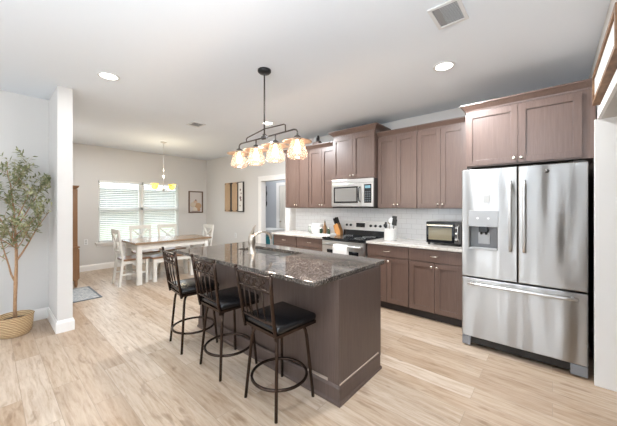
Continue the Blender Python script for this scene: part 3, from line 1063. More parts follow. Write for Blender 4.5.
def make_stool():
    r_ = empty('bar_stool', (0, 0, 0), 'x', 'bar stool', 'bar stools at the island')
    S = 0.19
    # seat, front towards +Y
    b_ = B().box(-S, S, -0.18, 0.19, 0.543, 0.564)
    make('seat_frame', b_, 'black_metal', parent=r_, local=True)
    b_ = B().box(-S - 0.008, S + 0.008, -0.182, 0.2, 0.560, 0.620, 0.027)
    for v_ in b_.bm.verts:
        if v_.co.z > 0.60:
            rr_ = math.hypot(v_.co.x, v_.co.y) / 0.2
            v_.co.z += 0.008 * max(0, 1 - rr_)
    for f_ in b_.bm.faces:
        f_.smooth = True
    make('seat', b_, 'vinyl', parent=r_, local=True)
    make('swivel', B().cyl((0, 0, 0.53), (0, 0, 0.545), 0.09, 20).box(-0.13, 0.13, -0.13, 0.13, 0.522, 0.534), 'black_metal', parent=r_, local=True)
    for sx_ in (-1, 1):
        for sy_ in (-1, 1):
            top, a, foot = 0.105, 0.142, 0.175
            pts_ = [(sx_ * 0.06, sy_ * 0.06, 0.527), (sx_ * top, sy_ * top, 0.524), (sx_ * (top + 0.022), sy_ * (top + 0.022), 0.512),
                    (sx_ * (a - 0.006), sy_ * (a - 0.006), 0.485), (sx_ * a, sy_ * a, 0.44), (sx_ * 0.16, sy_ * 0.16, 0.2), (sx_ * foot, sy_ * foot, 0.0)]
            make('leg', B().tube(pts_, 0.0115, 10), 'black_metal', parent=r_, local=True)
    pts_ = [(0.2 * math.cos(k * math.pi / 20), 0.2 * math.sin(k * math.pi / 20), 0.175) for k in range(40)]
    make('foot_ring', B().tube(pts_, 0.0105, 10, closed=True), 'black_metal', parent=r_, local=True)
    # backrest: posts lean back
    def yb(z):
        return -0.185 - 0.055 * (z - 0.56) / 0.4
    for sx_ in (-1, 1):
        pts_ = [(sx_ * px_, yb(z) + (0.006 if z < 0.6 else 0), z) for z, px_ in ((0.53, 0.178), (0.62, 0.178), (0.75, 0.182), (0.88, 0.192), (0.965, 0.2))]
        make('back_post', B().tube(pts_, 0.0125, 10).lathe([(0, 0.012), (0.011, 0.009), (0.014, 0), (0.011, -0.008), (0.008, -0.012)], (sx_ * 0.2, yb(0.975), 0.975), 10), 'black_metal', parent=r_, local=True)
    def rail(z, bow, r0):
        b_ = B()
        pts2 = []
        for i in range(11):
            q_ = -1 + 0.2 * i
            hw = 0.178 + 0.02 * max(0, (z - 0.7) / 0.25)
            pts2.append((q_ * hw, yb(z) - bow * (1 - q_ * q_), z + 0.008 * (1 - q_ * q_)))
        b_.tube(pts2, r0, 8)
        make('back_rail', b_, 'black_metal', parent=r_, local=True)
    rail(0.945, 0.018, 0.010)
    rail(0.85, 0.018, 0.009)
    rail(0.635, 0.012, 0.009)
    for i in range(4):
        b_ = B()
        x_ = -0.105 + 0.07 * i
        q = 0.0165 * (1 - (x_ / 0.175) ** 2)
        b_.tube([(x_, yb(0.64) - q * 0.7, 0.64), (x_, yb(0.75) - q - 0.003, 0.75), (x_, yb(0.853) - q, 0.853)], 0.006, 8)
        make('spindle', b_, 'black_metal', parent=r_, local=True)
    b_ = B()
    # scrollwork: crossing curves and small rings
    for i in range(4):
        xa, xb_ = -0.155 + i * 0.0775, -0.155 + (i + 1) * 0.0775
        for s_ in (0, 1):
            pts2 = []
            for k in range(9):
                t_ = k / 8
                x_ = xa + (xb_ - xa) * t_
                zz = 0.857 + 0.083 * ((t_ if s_ == 0 else 1 - t_)) + 0.012 * math.sin(2 * math.pi * t_) * (1 if s_ == 0 else -1)
                pts2.append((x_, yb(zz) - 0.0165 * (1 - (x_ / 0.175) ** 2), zz))
            b_.tube(pts2, 0.0042, 6)
        xm_ = (xa + xb_) / 2
        for zc in (0.915, 0.882):
            pts2 = [(xm_ + 0.013 * math.cos(k * math.pi / 6), yb(zc) - 0.0165 * (1 - (xm_ / 0.175) ** 2), zc + 0.013 * math.sin(k * math.pi / 6)) for k in range(12)]
            b_.tube(pts2, 0.0035, 6, closed=True)
    make('scrollwork', b_, 'black_metal', parent=r_, local=True)
    return r_


s0 = make_stool()
for i, (x, y, a, lab) in enumerate((
        (-1.515, 1.413, -3, 'black metal bar stool nearest the camera, at the near end of the island'),
        (-2.175, 1.413, -3, 'black metal bar stool between the two others at the island'),
        (-2.80, 1.405, -7, 'black metal bar stool farthest away, nearest the dining table'))):
    s = s0 if i == 0 else copy_tree(s0)
    s.location = (x, y, 0)
    s.rotation_euler = (0, 0, R(a))
    s['label'] = lab

# ================================================================== ISLAND CHANDELIER
PY = 1.79
r = empty('linear_chandelier', (-2.135, PY, H), 'four-light linear chandelier with glass jar shades above the island', 'chandelier')
make('canopy', B().lathe([(0, 0), (0.065, 0), (0.065, -0.018), (0.05, -0.032), (0.012, -0.036), (0.0, -0.036)], (-2.135, PY, H), 24), 'canopy_black', parent=r)
make('rod', B().cyl((-2.135, PY, H - 0.03), (-2.135, PY, 2.09), 0.0075, 10), 'grey_metal', parent=r)
make('hub', B().cyl((-2.165, PY, 2.078), (-2.105, PY, 2.078), 0.02, 14).cyl((-2.135, PY, 2.07), (-2.135, PY, 2.11), 0.018, 14), 'grey_metal', parent=r)
b = B().tube([(-2.553, PY, 2.005), (-2.553, PY, 2.05), (-2.54, PY, 2.068), (-2.515, PY, 2.075), (-2.135, PY, 2.078), (-1.73, PY, 2.085), (-1.703, PY, 2.078), (-1.69, PY, 2.058), (-1.69, PY, 2.02)], 0.0075, 8)
b.tube([(-2.42, PY, 2.076), (-2.42, PY - 0.005, 2.105), (-2.40, PY - 0.005, 2.118), (-2.15, PY, 2.16), (-2.135, PY, 2.162)], 0.006, 8)
b.tube([(-2.135, PY, 2.162), (-1.86, PY, 2.155), (-1.84, PY, 2.145), (-1.838, PY, 2.084)], 0.006, 8)
for x in (-2.265, -1.975):
    b.cyl((x, PY, 2.078), (x, PY, 2.01), 0.0065, 8)
make('arm', b, 'grey_metal', parent=r)
for i, x in enumerate((-2.553, -2.265, -1.975, -1.69)):
    z = 2.008
    make('socket', B().lathe([(0.0, 0.02), (0.014, 0.018), (0.03, 0.006), (0.034, -0.004), (0.034, -0.02), (0, -0.022)], (x, PY, z), 16), 'grey_metal', parent=r)
    make('reflector', B().lathe([(0.03, -0.002), (0.105, -0.03), (0.13, -0.037), (0.13, -0.040), (0.105, -0.034), (0.03, -0.008)], (x, PY, z), 28), 'copper', parent=r)
    make('jar_shade', B().lathe([(0.052, -0.025), (0.060, -0.045), (0.078, -0.10), (0.090, -0.15), (0.086, -0.17), (0.066, -0.186), (0.02, -0.19), (0.0, -0.19)], (x, PY, z), 24), 'jar_glass', parent=r)
    make('bulb', B().lathe([(0.012, -0.02), (0.014, -0.045), (0.028, -0.08), (0.03, -0.10), (0.022, -0.128), (0.0, -0.138)], (x, PY, z), 16), 'bulb', parent=r)
    pl = bpy.data.lights.new('bulb_light', 'POINT')
    pl.energy = 5
    pl.color = (1, 0.86, 0.7)
    pl.shadow_soft_size = 0.04
    po = bpy.data.objects.new('bulb_light', pl)
    po.location = (x, PY, z - 0.25)
    COL.objects.link(po)

# ================================================================== RECESSED LIGHTS AND VENTS
for x, y, lab in ((-3.434, 0.82, 'round recessed ceiling light at upper left, above the entry side'),
                  (-0.78, 2.863, 'round recessed ceiling light in front of the refrigerator'),
                  (-3.45, 2.96, 'round recessed ceiling light seen just behind the chandelier rod')):
    r = empty('recessed_light', (x, y, H), lab, 'ceiling light', 'recessed ceiling lights')
    make('trim_ring', B().lathe([(0.075, -0.002), (0.095, -0.001), (0.097, -0.006), (0.08, -0.010), (0.072, -0.004)], (x, y, H), 28), 'white_plastic', parent=r)
    make('lens', B().lathe([(0.0, -0.005), (0.074, -0.005), (0.074, -0.001)], (x, y, H), 28), 'downlight', parent=r)
for x, y, pw in ((-3.434, 0.82, 7), (-0.78, 2.863, 36), (-3.45, 2.96, 50), (-0.75, 0.8, 14)):
    area('downlight', (x, y, H - 0.02), (0, 0, 0), 0.15, 0.15, pw, (0.93, 0.965, 1.0), 'DISK')
area('laundry_fill', (-5.9, 5.0, H - 0.03), (0, 0, 0), 0.3, 0.3, 15, (0.95, 0.97, 1.0), 'DISK')  # added fill that lifts the dark laundry room, no fixture there
area('dining_fill', (-6.2, 1.2, H - 0.02), (0, 0, 0), 0.3, 0.3, 16, (0.93, 0.965, 1.0), 'DISK')  # added fill to brighten the dining end, no fixture in the ceiling


def vent(x0, x1, y0, y1, lab, along='x'):
    r_ = empty('ceiling_vent', ((x0 + x1) / 2, (y0 + y1) / 2, H), lab, 'vent', 'ceiling vents')
    z1 = H - 0.001
    e_ = 0.022
    b_ = B().slab_hole([x0, x0 + e_, x1 - e_, x1], [y0, y0 + e_, y1 - e_, y1], z1 - 0.01, z1)
    make('frame', b_, 'vent_white', parent=r_)
    make('backing', B().box(x0 + e_, x1 - e_, y0 + e_, y1 - e_, z1 - 0.002, z1), 'slot', parent=r_)
    b_ = B()
    yb_ = y0 + e_ + 0.05
    n_ = int((x1 - x0 - 2 * e_) / 0.012)
    rt_ = Matrix.Rotation(R(40), 3, 'Y')
    y = y0 + e_ + 0.008
    k = 0
    n2 = int((y1 - y0 - 2 * e_) / 0.014)
    rt2 = Matrix.Rotation(R(35), 3, 'X')
    for k in range(n2):
        yy = y0 + e_ + 0.007 + k * 0.014
        b_.box(x0 + e_ + (0.045 if along == 'x' else 0), x1 - e_, yy - 0.006, yy + 0.006, z1 - 0.0065, z1 - 0.005, rot=rt2)
    make('louvre', b_, 'vent_white', parent=r_)
    return r_


vent(-0.645, -0.445, 1.97, 2.24, 'white louvred ceiling vent above the refrigerator side, at the top of the photo')
vent(-4.50, -4.25, 2.13, 2.34, 'small white ceiling vent over the way to the dining table')

# ================================================================== DINING PENDANT
px, py = -6.1, 2.41
r = empty('dining_pendant', (px, py, H), 'brushed metal pendant with amber glass shades over the dining table', 'pendant')
make('canopy', B().lathe([(0, 0), (0.06, 0), (0.06, -0.012), (0.02, -0.025), (0.0, -0.03)], (px, py, H), 20), 'steel_flat', parent=r)
b = B().cyl((px, py, H - 0.02), (px, py, 2.10), 0.004, 8)
b.cyl((px, py, 2.12), (px, py, 1.77), 0.011, 10)
make('stem', b, 'steel_flat', parent=r)
b = B()
for s_ in (-1, 1):
    b.tube([(px, py, 1.78), (px, py + s_ * 0.06, 1.74), (px, py + s_ * 0.13, 1.73), (px, py + s_ * 0.165, 1.74), (px, py + s_ * 0.17, 1.775)], 0.008, 8)
make('arm', b, 'steel_flat', parent=r)
make('hub', B().lathe([(0, 0.05), (0.025, 0.03), (0.03, 0), (0.02, -0.03), (0, -0.05)], (px, py, 1.755), 14), 'steel_flat', parent=r)
for s_ in (-1, 1):
    yy = py + s_ * 0.17
    make('glass_shade', B().lathe([(0.02, -0.01), (0.05, 0.005), (0.065, 0.05), (0.075, 0.11), (0.072, 0.112), (0.06, 0.05), (0.045, 0.012), (0.0, 0.0)], (px, yy, 1.76), 18), 'amber_glass', parent=r)
    make('bulb', B().lathe([(0, 0.015), (0.02, 0.025), (0.03, 0.055), (0.02, 0.08), (0, 0.09)], (px, yy, 1.76), 12), 'bulb_amber', parent=r)
pl = bpy.data.lights.new('bulb_light', 'POINT')
pl.energy = 12
pl.color = (1, 0.85, 0.6)
pl.shadow_soft_size = 0.08
po = bpy.data.objects.new('bulb_light', pl)
po.location = (px, py, 2.05)
COL.objects.link(po)

# ================================================================== DINING TABLE, BENCH, CHAIRS
TXa, TXb, TYa, TYb = -6.22, -5.47, 1.69, 3.14
r = empty('dining_table', ((TXa + TXb) / 2, (TYa + TYb) / 2, 0), 'farmhouse dining table with tan wood top and white legs', 'table')
make('tabletop', B().box(TXa, TXb, TYa, TYb, 0.725, 0.76, 0.004), 'table_top', parent=r)
b = B()
a = 0.06
b.box(TXa + a, TXb - a, TYa + a, TYa + a + 0.022, 0.62, 0.725).box(TXa + a, TXb - a, TYb - a - 0.022, TYb - a, 0.62, 0.725)
b.box(TXa + a, TXa + a + 0.022, TYa + a, TYb - a, 0.62, 0.725).box(TXb - a - 0.022, TXb - a, TYa + a, TYb - a, 0.62, 0.725)
make('apron', b, 'cream_paint', parent=r)
for x in (TXa + 0.05, TXb - 0.13):
    for y in (TYa + 0.05, TYb - 0.13):
        make('leg', B().box(x, x + 0.08, y, y + 0.08, 0, 0.725, 0.006), 'cream_paint', parent=r)

BXa, BXb, BYa, BYb = -5.86, -5.52, 2.0, 2.79
r = empty('dining_bench', ((BXa + BXb) / 2, (BYa + BYb) / 2, 0), 'white bench with brown wood seat pushed under the table', 'bench')
make('seat', B().box(BXa, BXb, BYa, BYb, 0.43, 0.46, 0.004), 'seat_wood', parent=r)
make('apron', B().box(BXa + 0.03, BXb - 0.03, BYa + 0.03, BYa + 0.05, 0.35, 0.43).box(BXa + 0.03, BXb - 0.03, BYb - 0.05, BYb - 0.03, 0.35, 0.43)
     .box(BXa + 0.03, BXa + 0.05, BYa + 0.05, BYb - 0.05, 0.35, 0.43).box(BXb - 0.05, BXb - 0.03, BYa + 0.05, BYb - 0.05, 0.35, 0.43), 'cream_paint', parent=r)
for x in (BXa + 0.015, BXb - 0.075):
    for y in (BYa + 0.015, BYb - 0.075):
        make('leg', B().box(x, x + 0.06, y, y + 0.06, 0, 0.43, 0.005), 'cream_paint', parent=r)


def make_chair():
    r_ = empty('dining_chair', (0, 0, 0), 'x', 'chair', 'white cross-back dining chairs')
    b_ = B().prism([(-0.2, -0.19), (0.2, -0.19), (0.22, 0.22), (-0.22, 0.22)], 0.44, 0.47)
    make('seat', b_, 'seat_wood', parent=r_, local=True)
    b_ = B().box(-0.18, 0.18, 0.17, 0.19, 0.38, 0.44).box(-0.18, -0.16, -0.17, 0.17, 0.38, 0.44).box(0.16, 0.18, -0.17, 0.17, 0.38, 0.44).box(-0.18, 0.18, -0.19, -0.17, 0.38, 0.44)
    make('apron', b_, 'cream_paint', parent=r_, local=True)
    for s_ in (-1, 1):
        make('leg', B().beam((s_ * 0.185, 0.185, 0), (s_ * 0.185, 0.185, 0.44), 0.036, 0.036, (0, 1, 0)), 'cream_paint', parent=r_, local=True)
        make('leg', B().beam((s_ * 0.18, -0.25, 0), (s_ * 0.18, -0.195, 0.46), 0.036, 0.036, (0, 1, 0)), 'cream_paint', parent=r_, local=True)
        make('back_post', B().beam((s_ * 0.18, -0.195, 0.46), (s_ * 0.19, -0.265, 0.97), 0.036, 0.03, (0, 1, 0)), 'cream_paint', parent=r_, local=True)
    b_ = B().beam((-0.21, -0.262, 0.955), (0.21, -0.262, 0.955), 0.025, 0.075, (0, 0, 1)).beam((-0.18, -0.212, 0.59), (0.18, -0.212, 0.59), 0.022, 0.04, (0, 0, 1))
    b_.beam((-0.18, -0.214, 0.6), (0.18, -0.257, 0.93), 0.018, 0.035, (0, 1, 0)).beam((0.18, -0.214, 0.6), (-0.18, -0.257, 0.93), 0.022, 0.035, (0, 1, 0))
    make('cross_back', b_, 'cream_paint', parent=r_, local=True)
    b_ = B().beam((-0.18, 0, 0.2), (0.18, 0, 0.2), 0.02, 0.025)
    for s_ in (-1, 1):
        b_.beam((s_ * 0.183, 0.185, 0.2), (s_ * 0.182, -0.225, 0.2), 0.02, 0.025)
    make('stretcher', b_, 'cream_paint', parent=r_, local=True)
    return r_


c0 = make_chair()
for i, (x, y, a, lab) in enumerate((
        (-5.84, 1.755, 0, 'white cross-back dining chair at the near end of the table, by the rug'),
        (-5.87, 3.03, 180, 'white cross-back dining chair at the far end of the table, near the picture'),
        (-6.47, 2.18, -90, 'white cross-back chair on the window side, nearer the camera'),
        (-6.47, 2.74, -90, 'white cross-back chair on the window side, farther along the table'))):
    c_ = c0 if i == 0 else copy_tree(c0)
    c_.location = (x, y - (0.0 if i else 0.0), 0)
    c_.rotation_euler = (0, 0, R(a))
    c_['label'] = lab

# ================================================================== HUTCH, RUG, WALL DECOR
HXa, HXb, HYa, HYb = -6.85, -6.2, 0.665, 1.04
r = empty('hutch', ((HXa + HXb) / 2, 0.66, 0), 'tall honey-brown wooden hutch standing behind the wall end', 'hutch')
make('lower_body', B().box(HXa, HXb, HYa, HYb, 0.12, 0.68), 'hutch', parent=r)
make('ledge', B().box(HXa - 0.015, HXb + 0.015, HYa, HYb + 0.02, 0.68, 0.705, 0.004), 'hutch', parent=r)
b = B().box(HXa + 0.02, HXa + 0.05, HYa, HYb - 0.01, 0.705, 1.7).box(HXb - 0.05, HXb - 0.005, HYa, HYb - 0.01, 0.705, 1.7)
b.box(HXa + 0.05, HXb - 0.05, HYa, HYa + 0.015, 0.705, 1.7)
for z in (1.0, 1.33, 1.68):
    b.box(HXa + 0.05, HXb - 0.05, HYa + 0.015, HYb - 0.04, z, z + 0.02)
make('upper_shelf', b, 'hutch', parent=r)
b = B()
for x0, x1 in ((HXa, (HXa + HXb) / 2), ((HXa + HXb) / 2, HXb)):
    b.box(x0 + 0.01, x1 - 0.01, HYb, HYb + 0.018, 0.14, 0.66, 0.003)
make('door', b, 'hutch', parent=r)
make('cornice', B().moulding([(HXb - 0.01, HYa), (HXb - 0.01, HYb - 0.03), (HXa + 0.01, HYb - 0.03), (HXa + 0.01, HYa)], [(-0.3, 1.70), (0.0, 1.70), (0.03, 1.73), (0.04, 1.76), (-0.3, 1.76)][1:4] + [(0.0, 1.76)]).box(HXa + 0.01, HXb - 0.01, HYa, HYb - 0.03, 1.70, 1.76), 'hutch', parent=r)
for x in (HXa + 0.03, HXb - 0.03):
    for y in (HYa + 0.03, HYb - 0.03):
        make('leg', B().tube([(x, y, 0), (x, y, 0.05), (x, y, 0.12)], [0.018, 0.026, 0.028], 10), 'hutch', parent=r)

r = empty('rug', (-5.65, 0.95, 0), 'small grey rug on the floor in front of the hutch', 'rug')
make('pile', B().box(-6.08, -5.27, 0.72, 1.14, 0.001, 0.009), 'rug', parent=r)
make('border', B().slab_hole([-6.11, -6.08, -5.27, -5.24], [0.69, 0.72, 1.14, 1.17], 0.001, 0.009), 'rug_edge', parent=r)

# framed picture on dining wall
y0, y1, z0, z1 = 3.66, 4.08, 1.22, 1.83
r = empty('framed_picture', (WD, (y0 + y1) / 2, z0), 'brown framed pale still-life picture right of the dining window', 'picture')
b = B()
e = 0.032
b.box(WD + 0.001, WD + 0.024, y0, y0 + e, z0, z1).box(WD + 0.001, WD + 0.024, y1 - e, y1, z0, z1)
b.box(WD + 0.001, WD + 0.024, y0 + e, y1 - e, z0, z0 + e).box(WD + 0.001, WD + 0.024, y0 + e, y1 - e, z1 - e, z1)
make('frame', b, 'frame_brown', parent=r)
make('canvas', B().box(WD + 0.001, WD + 0.010, y0 + e, y1 - e, z0 + e, z1 - e), new_mat('pale art paper', (0.62, 0.58, 0.56), 0.7), parent=r)
for (cy_, cz_, rr, col_) in ((3.79, 1.45, 0.085, (0.60, 0.52, 0.42)), (3.94, 1.42, 0.10, (0.52, 0.34, 0.21)), (3.85, 1.33, 0.062, (0.70, 0.64, 0.55)), (3.96, 1.31, 0.05, (0.50, 0.30, 0.18)), (3.86, 1.53, 0.055, (0.62, 0.45, 0.33))):
    b = B().lathe([(0, 0.0135), (rr * 0.5, 0.0132), (rr * 0.98, 0.0115), (rr, 0.010)], (WD, cy_, cz_), 18, axis='X')
    for v_ in b.bm.verts:
        v_.co.z = cz_ + (v_.co.z - cz_) * 0.85
    make('painted_pumpkin', b, new_mat('pumpkin paint', col_, 0.7), parent=r)
b = B().box(WD + 0.011, WD + 0.013, 3.855, 3.885, 1.54, 1.60).box(WD + 0.0125, WD + 0.0145, 3.74, 3.99, 1.262, 1.275)
make('painted_mark', b, new_mat('brown paint strokes', (0.2, 0.11, 0.07), 0.7), parent=r)

# three-board wall decoration on the kitchen wall
r = empty('wall_decoration', (-6.19, WB, 1.26), 'three-board wooden wall decoration, right board white with flowers', 'wall art')
zz0, zz1 = 1.265, 2.02
make('board', B().box(-6.60, -6.37, WB - 0.03, WB - 0.012, zz0, zz1, 0.002), 'tan_board', parent=r)
make('board', B().box(-6.27, -6.04, WB - 0.03, WB - 0.012, zz0, zz1, 0.002), 'tan_board', parent=r)
wb = make('board', B().box(-5.985, -5.80, WB - 0.03, WB - 0.012, zz0 + 0.02, zz1 - 0.02, 0.002), new_mat('whitewashed board', (0.76, 0.73, 0.69), 0.6), parent=r)
wb['label'] = 'white board with dark flower marks'
b = B()
for cx_, cz_, s_ in ((-5.90, 1.82, 0.03), (-5.87, 1.73, 0.022), (-5.90, 1.62, 0.04), (-5.88, 1.56, 0.03), (-5.91, 1.42, 0.02)):
    for k in range(5):
        t_ = k * 2 * math.pi / 5
        b.lathe([(0, 0.002), (s_ * 0.42, 0.0015), (s_ * 0.45, 0)], (cx_ + s_ * 0.55 * math.cos(t_), WB - 0.03, cz_ + s_ * 0.55 * math.sin(t_)), 8, axis='Y')
make('flower_motif', b, new_mat('dusky flower paint', (0.20, 0.12, 0.12), 0.7), parent=wb)
b = B().box(-6.37, -6.27, WB - 0.012, WB - 0.004, zz0, zz1).box(-6.04, -5.985, WB - 0.028, WB - 0.004, zz0, zz1).box(-5.80, -5.77, WB - 0.034, WB - 0.004, zz0, zz1)
b.box(-5.985, -5.80, WB - 0.034, WB - 0.006, zz1 - 0.02, zz1).box(-5.985, -5.80, WB - 0.034, WB - 0.006, zz0, zz0 + 0.02)
b.box(-6.62, -6.0, WB - 0.012, WB - 0.002, zz0 + 0.05, zz0 + 0.09).box(-6.62, -6.0, WB - 0.012, WB - 0.002, zz1 - 0.09, zz1 - 0.05)
make('frame', b, new_mat('dark bronze frame', (0.03, 0.022, 0.018), 0.6), parent=r)
b = B()
for x in (-6.575, -6.395, -6.245, -6.065):
    for z in (zz0 + 0.02, zz1 - 0.035):
        b.box(x - 0.018, x + 0.018, WB - 0.036, WB - 0.03, z, z + 0.02)
make('bracket', b, 'canopy_black', parent=r)

# rustic framed sign above the opening
SXF = RW - 0.05
r = empty('wall_sign', (RW, 2.6, 2.2), 'long white sign in a rustic brown wooden frame above the side opening', 'sign')
SY0_, SY1_, SZ0_, SZ1_ = 2.06, 3.13, 2.19, 2.42
make('panel', B().box(SXF + 0.012, RW - 0.001, SY0_ + 0.03, SY1_ - 0.03, SZ0_ + 0.03, SZ1_ - 0.03), new_mat('white sign board', (0.78, 0.76, 0.73), 0.5), parent=r)
b = B().box(SXF, RW - 0.001, SY0_, SY1_, SZ0_, SZ0_ + 0.03, 0.002).box(SXF, RW - 0.001, SY0_, SY1_, SZ1_ - 0.03, SZ1_, 0.002)
b.box(SXF, RW - 0.001, SY0_, SY0_ + 0.03, SZ0_ + 0.03, SZ1_ - 0.03, 0.002).box(SXF, RW - 0.001, SY1_ - 0.03, SY1_, SZ0_ + 0.03, SZ1_ - 0.03, 0.002)
make('frame', b, 'rustic', parent=r)

# small framed print on the entry wall behind the tree
r = empty('small_frame', (LW, -0.02, 1.38), 'small white framed print behind the olive tree branches', 'picture')
make('frame', B().box(LW + 0.001, LW + 0.02, -0.055, 0.045, 1.38, 1.68, 0.002), 'grey_white', parent=r)
make('print', B().box(LW + 0.02, LW + 0.022, -0.045, 0.035, 1.39, 1.63), 'white_plastic', parent=r)


def outlet(loc, axis, lab):
    r_ = empty('wall_outlet', loc, lab, 'outlet', 'wall outlets')
    x, y, z = loc
    if axis == 'X':
        make('cover_plate', B().box(x + 0.001, x + 0.007, y - 0.036, y + 0.036, z - 0.06, z + 0.06, 0.002), 'white_plastic', parent=r_)
        make('socket', B().box(x + 0.007, x + 0.009, y - 0.018, y + 0.018, z + 0.008, z + 0.042).box(x + 0.007, x + 0.009, y - 0.018, y + 0.018, z - 0.042, z - 0.008), 'grey_white', parent=r_)
    else:
        make('cover_plate', B().box(x - 0.036, x + 0.036, y - 0.007, y - 0.001, z - 0.06, z + 0.06, 0.002), 'white_plastic', parent=r_)
        make('socket', B().box(x - 0.018, x + 0.018, y - 0.009, y - 0.007, z + 0.008, z + 0.042).box(x - 0.018, x + 0.018, y - 0.009, y - 0.007, z - 0.042, z - 0.008), 'grey_white', parent=r_)


outlet((WD, 1.40, 0.63), 'X', 'white wall outlet left of the dining window sill')
outlet((-6.14, WB, 0.66), 'Y', 'white wall outlet below the three-board wall decoration')

# ================================================================== OLIVE TREE
tx, ty = -4.44, 0.20
r = empty('olive_tree', (tx, ty, 0), 'potted olive tree in a woven straw basket by the wall corner', 'tree')
b = B().lathe([(0, 0.0), (0.115, 0.0), (0.134, 0.03), (0.146, 0.11), (0.150, 0.195), (0.156, 0.21), (0.145, 0.216), (0.136, 0.2), (0.13, 0.16), (0, 0.16)], (tx, ty, 0), 32)
pot = make('basket', b, 'basket', parent=r)
make('soil', B().lathe([(0, 0.175), (0.07, 0.17), (0.13, 0.163)], (tx, ty, 0), 20), 'soil', parent=r)
random.seed(11)
bt, bl = B(), B()
tips = []


def branch(p0, d0, length, rad, depth):
    pts_ = [Vector(p0)]
    rs_ = [rad]
    d_ = Vector(d0).normalized()
    n_ = 6
    for i in range(n_):
        d_ = (d_ + Vector((random.uniform(-.16, .16), random.uniform(-.16, .16), random.uniform(-.03, .12)))).normalized()
        q = pts_[-1] + d_ * (length / n_)
        q.x = max(q.x, LW + 0.06)
        q.y = min(q.y, 0.47)
        pts_.append(q)
        rs_.append(rad * (1 - 0.75 * (i + 1) / n_))
    bt.tube(pts_, rs_, 7)
    if depth > 0:
        for k in range(4 if depth == 2 else 3):
            t_ = random.uniform(0.25, 0.95)
            j = min(int(t_ * n_), n_ - 1)
            base = pts_[j].lerp(pts_[j + 1], t_ * n_ - j)
            ang = random.uniform(0, 2 * math.pi)
            out = Vector((math.cos(ang), math.sin(ang), random.uniform(0.1, 0.9)))
            branch(base, (d_ * 0.4 + out * 0.9), length * random.uniform(0.42, 0.66), rs_[j] * 0.5, depth - 1)
    lo = 0 if depth < 2 else 2
    for i in range(lo, n_):
        for k in range(2 + (i % 2)):
            t_ = random.random()
            leaf(pts_[i].lerp(pts_[i + 1], t_), (pts_[i + 1] - pts_[i]).normalized())


def leaf(p, d_):
    a_ = random.uniform(0, 2 * math.pi)
    s_ = d_.cross(Vector((math.cos(a_), math.sin(a_), 0.3))).normalized()
    dirv = (d_ * 0.55 + s_ * random.uniform(0.5, 1.1) + Vector((0, 0, random.uniform(-0.3, 0.25)))).normalized()
    w_ = dirv.cross(Vector((random.uniform(-.6, .6), random.uniform(-.6, .6), 1))).normalized()
    nrm = w_.cross(dirv)
    L, W_ = random.uniform(0.045, 0.075), random.uniform(0.008, 0.012)
    tip = p + dirv * L
    if tip.x < LW + 0.03 or tip.y > 0.48:
        return
    v0 = bl.bm.verts.new(p)
    v1 = bl.bm.verts.new(p + dirv * L * 0.4 + w_ * W_ + nrm * 0.002)
    v2 = bl.bm.verts.new(p + dirv * L * 0.4 - w_ * W_ + nrm * 0.002)
    v3 = bl.bm.verts.new(p + dirv * L * 0.75 + w_ * W_ * 0.6 - nrm * 0.003)
    v4 = bl.bm.verts.new(p + dirv * L * 0.75 - w_ * W_ * 0.6 - nrm * 0.003)
    v5 = bl.bm.verts.new(p + dirv * L - nrm * 0.008)
    bl.bm.faces.new((v0, v1, v2))
    bl.bm.faces.new((v2, v1, v3, v4))
    bl.bm.faces.new((v4, v3, v5))


bt.tube([(tx, ty, 0.165), (tx + 0.005, ty, 0.35), (tx - 0.005, ty + 0.005, 0.55), (tx + 0.005, ty + 0.01, 0.75), (tx + 0.0, ty + 0.01, 0.95), (tx, ty, 1.15), (tx - 0.01, ty - 0.01, 1.4)],
        [0.019, 0.015, 0.017, 0.014, 0.013, 0.011, 0.009], 10)
branch((tx - 0.01, ty - 0.01, 1.38), (-0.05, -0.12, 1), 0.52, 0.009, 2)
branch((tx, ty, 1.15), (0.2, 0.35, 0.9), 0.55, 0.008, 2)
branch((tx, ty, 1.02), (0.15, -0.5, 0.8), 0.55, 0.009, 2)
branch((tx, ty + 0.01, 0.80), (0.45, 0.35, 0.9), 0.62, 0.010, 2)
branch((tx, ty + 0.01, 0.55), (0.0, -0.42, 0.8), 0.7, 0.010, 2)
branch((tx, ty, 1.2), (0.35, 0.15, 0.9), 0.45, 0.008, 2)
branch((tx, ty, 0.93), (0.55, 0.30, 0.45), 0.40, 0.006, 1)
branch((tx, ty, 0.95), (0.3, -0.6, 0.45), 0.42, 0.006, 1)
branch((tx, ty, 0.98), (0.55, -0.15, 0.35), 0.38, 0.006, 1)
branch((tx, ty, 1.08), (0.5, 0.4, 0.5), 0.40, 0.006, 1)
make('trunk', bt, 'bark', parent=r)
make('foliage', bl, 'leaf', parent=r)

# ================================================================== SMALL THINGS ON THE COUNTERS
CT = 0.914
# glass canister
x, y = -3.35, 3.9
r = empty('glass_canister', (x, y, CT), 'slim clear glass canister left of the white canister', 'canister')
make('jar', B().lathe([(0, 0.001), (0.042, 0.001), (0.043, 0.01), (0.043, 0.13), (0.038, 0.135), (0.038, 0.01), (0, 0.008)], (x, y, CT), 20), 'clear', parent=r)
make('lid', B().lathe([(0, 0.15), (0.04, 0.148), (0.043, 0.14), (0.043, 0.133), (0, 0.133)], (x, y, CT), 20), 'white_ceramic', parent=r)
make('contents', B().lathe([(0, 0.01), (0.036, 0.01), (0.036, 0.11), (0, 0.112)], (x, y, CT), 16), 'white_ceramic', parent=r)
x, y = -3.19, 3.9
r = empty('ceramic_canister', (x, y, CT), 'large white ceramic canister on the left worktop', 'canister')
make('jar', B().lathe([(0, 0.0), (0.098, 0.0), (0.106, 0.01), (0.106, 0.155), (0.102, 0.165), (0, 0.165)], (x, y, CT), 28), 'white_ceramic', parent=r)
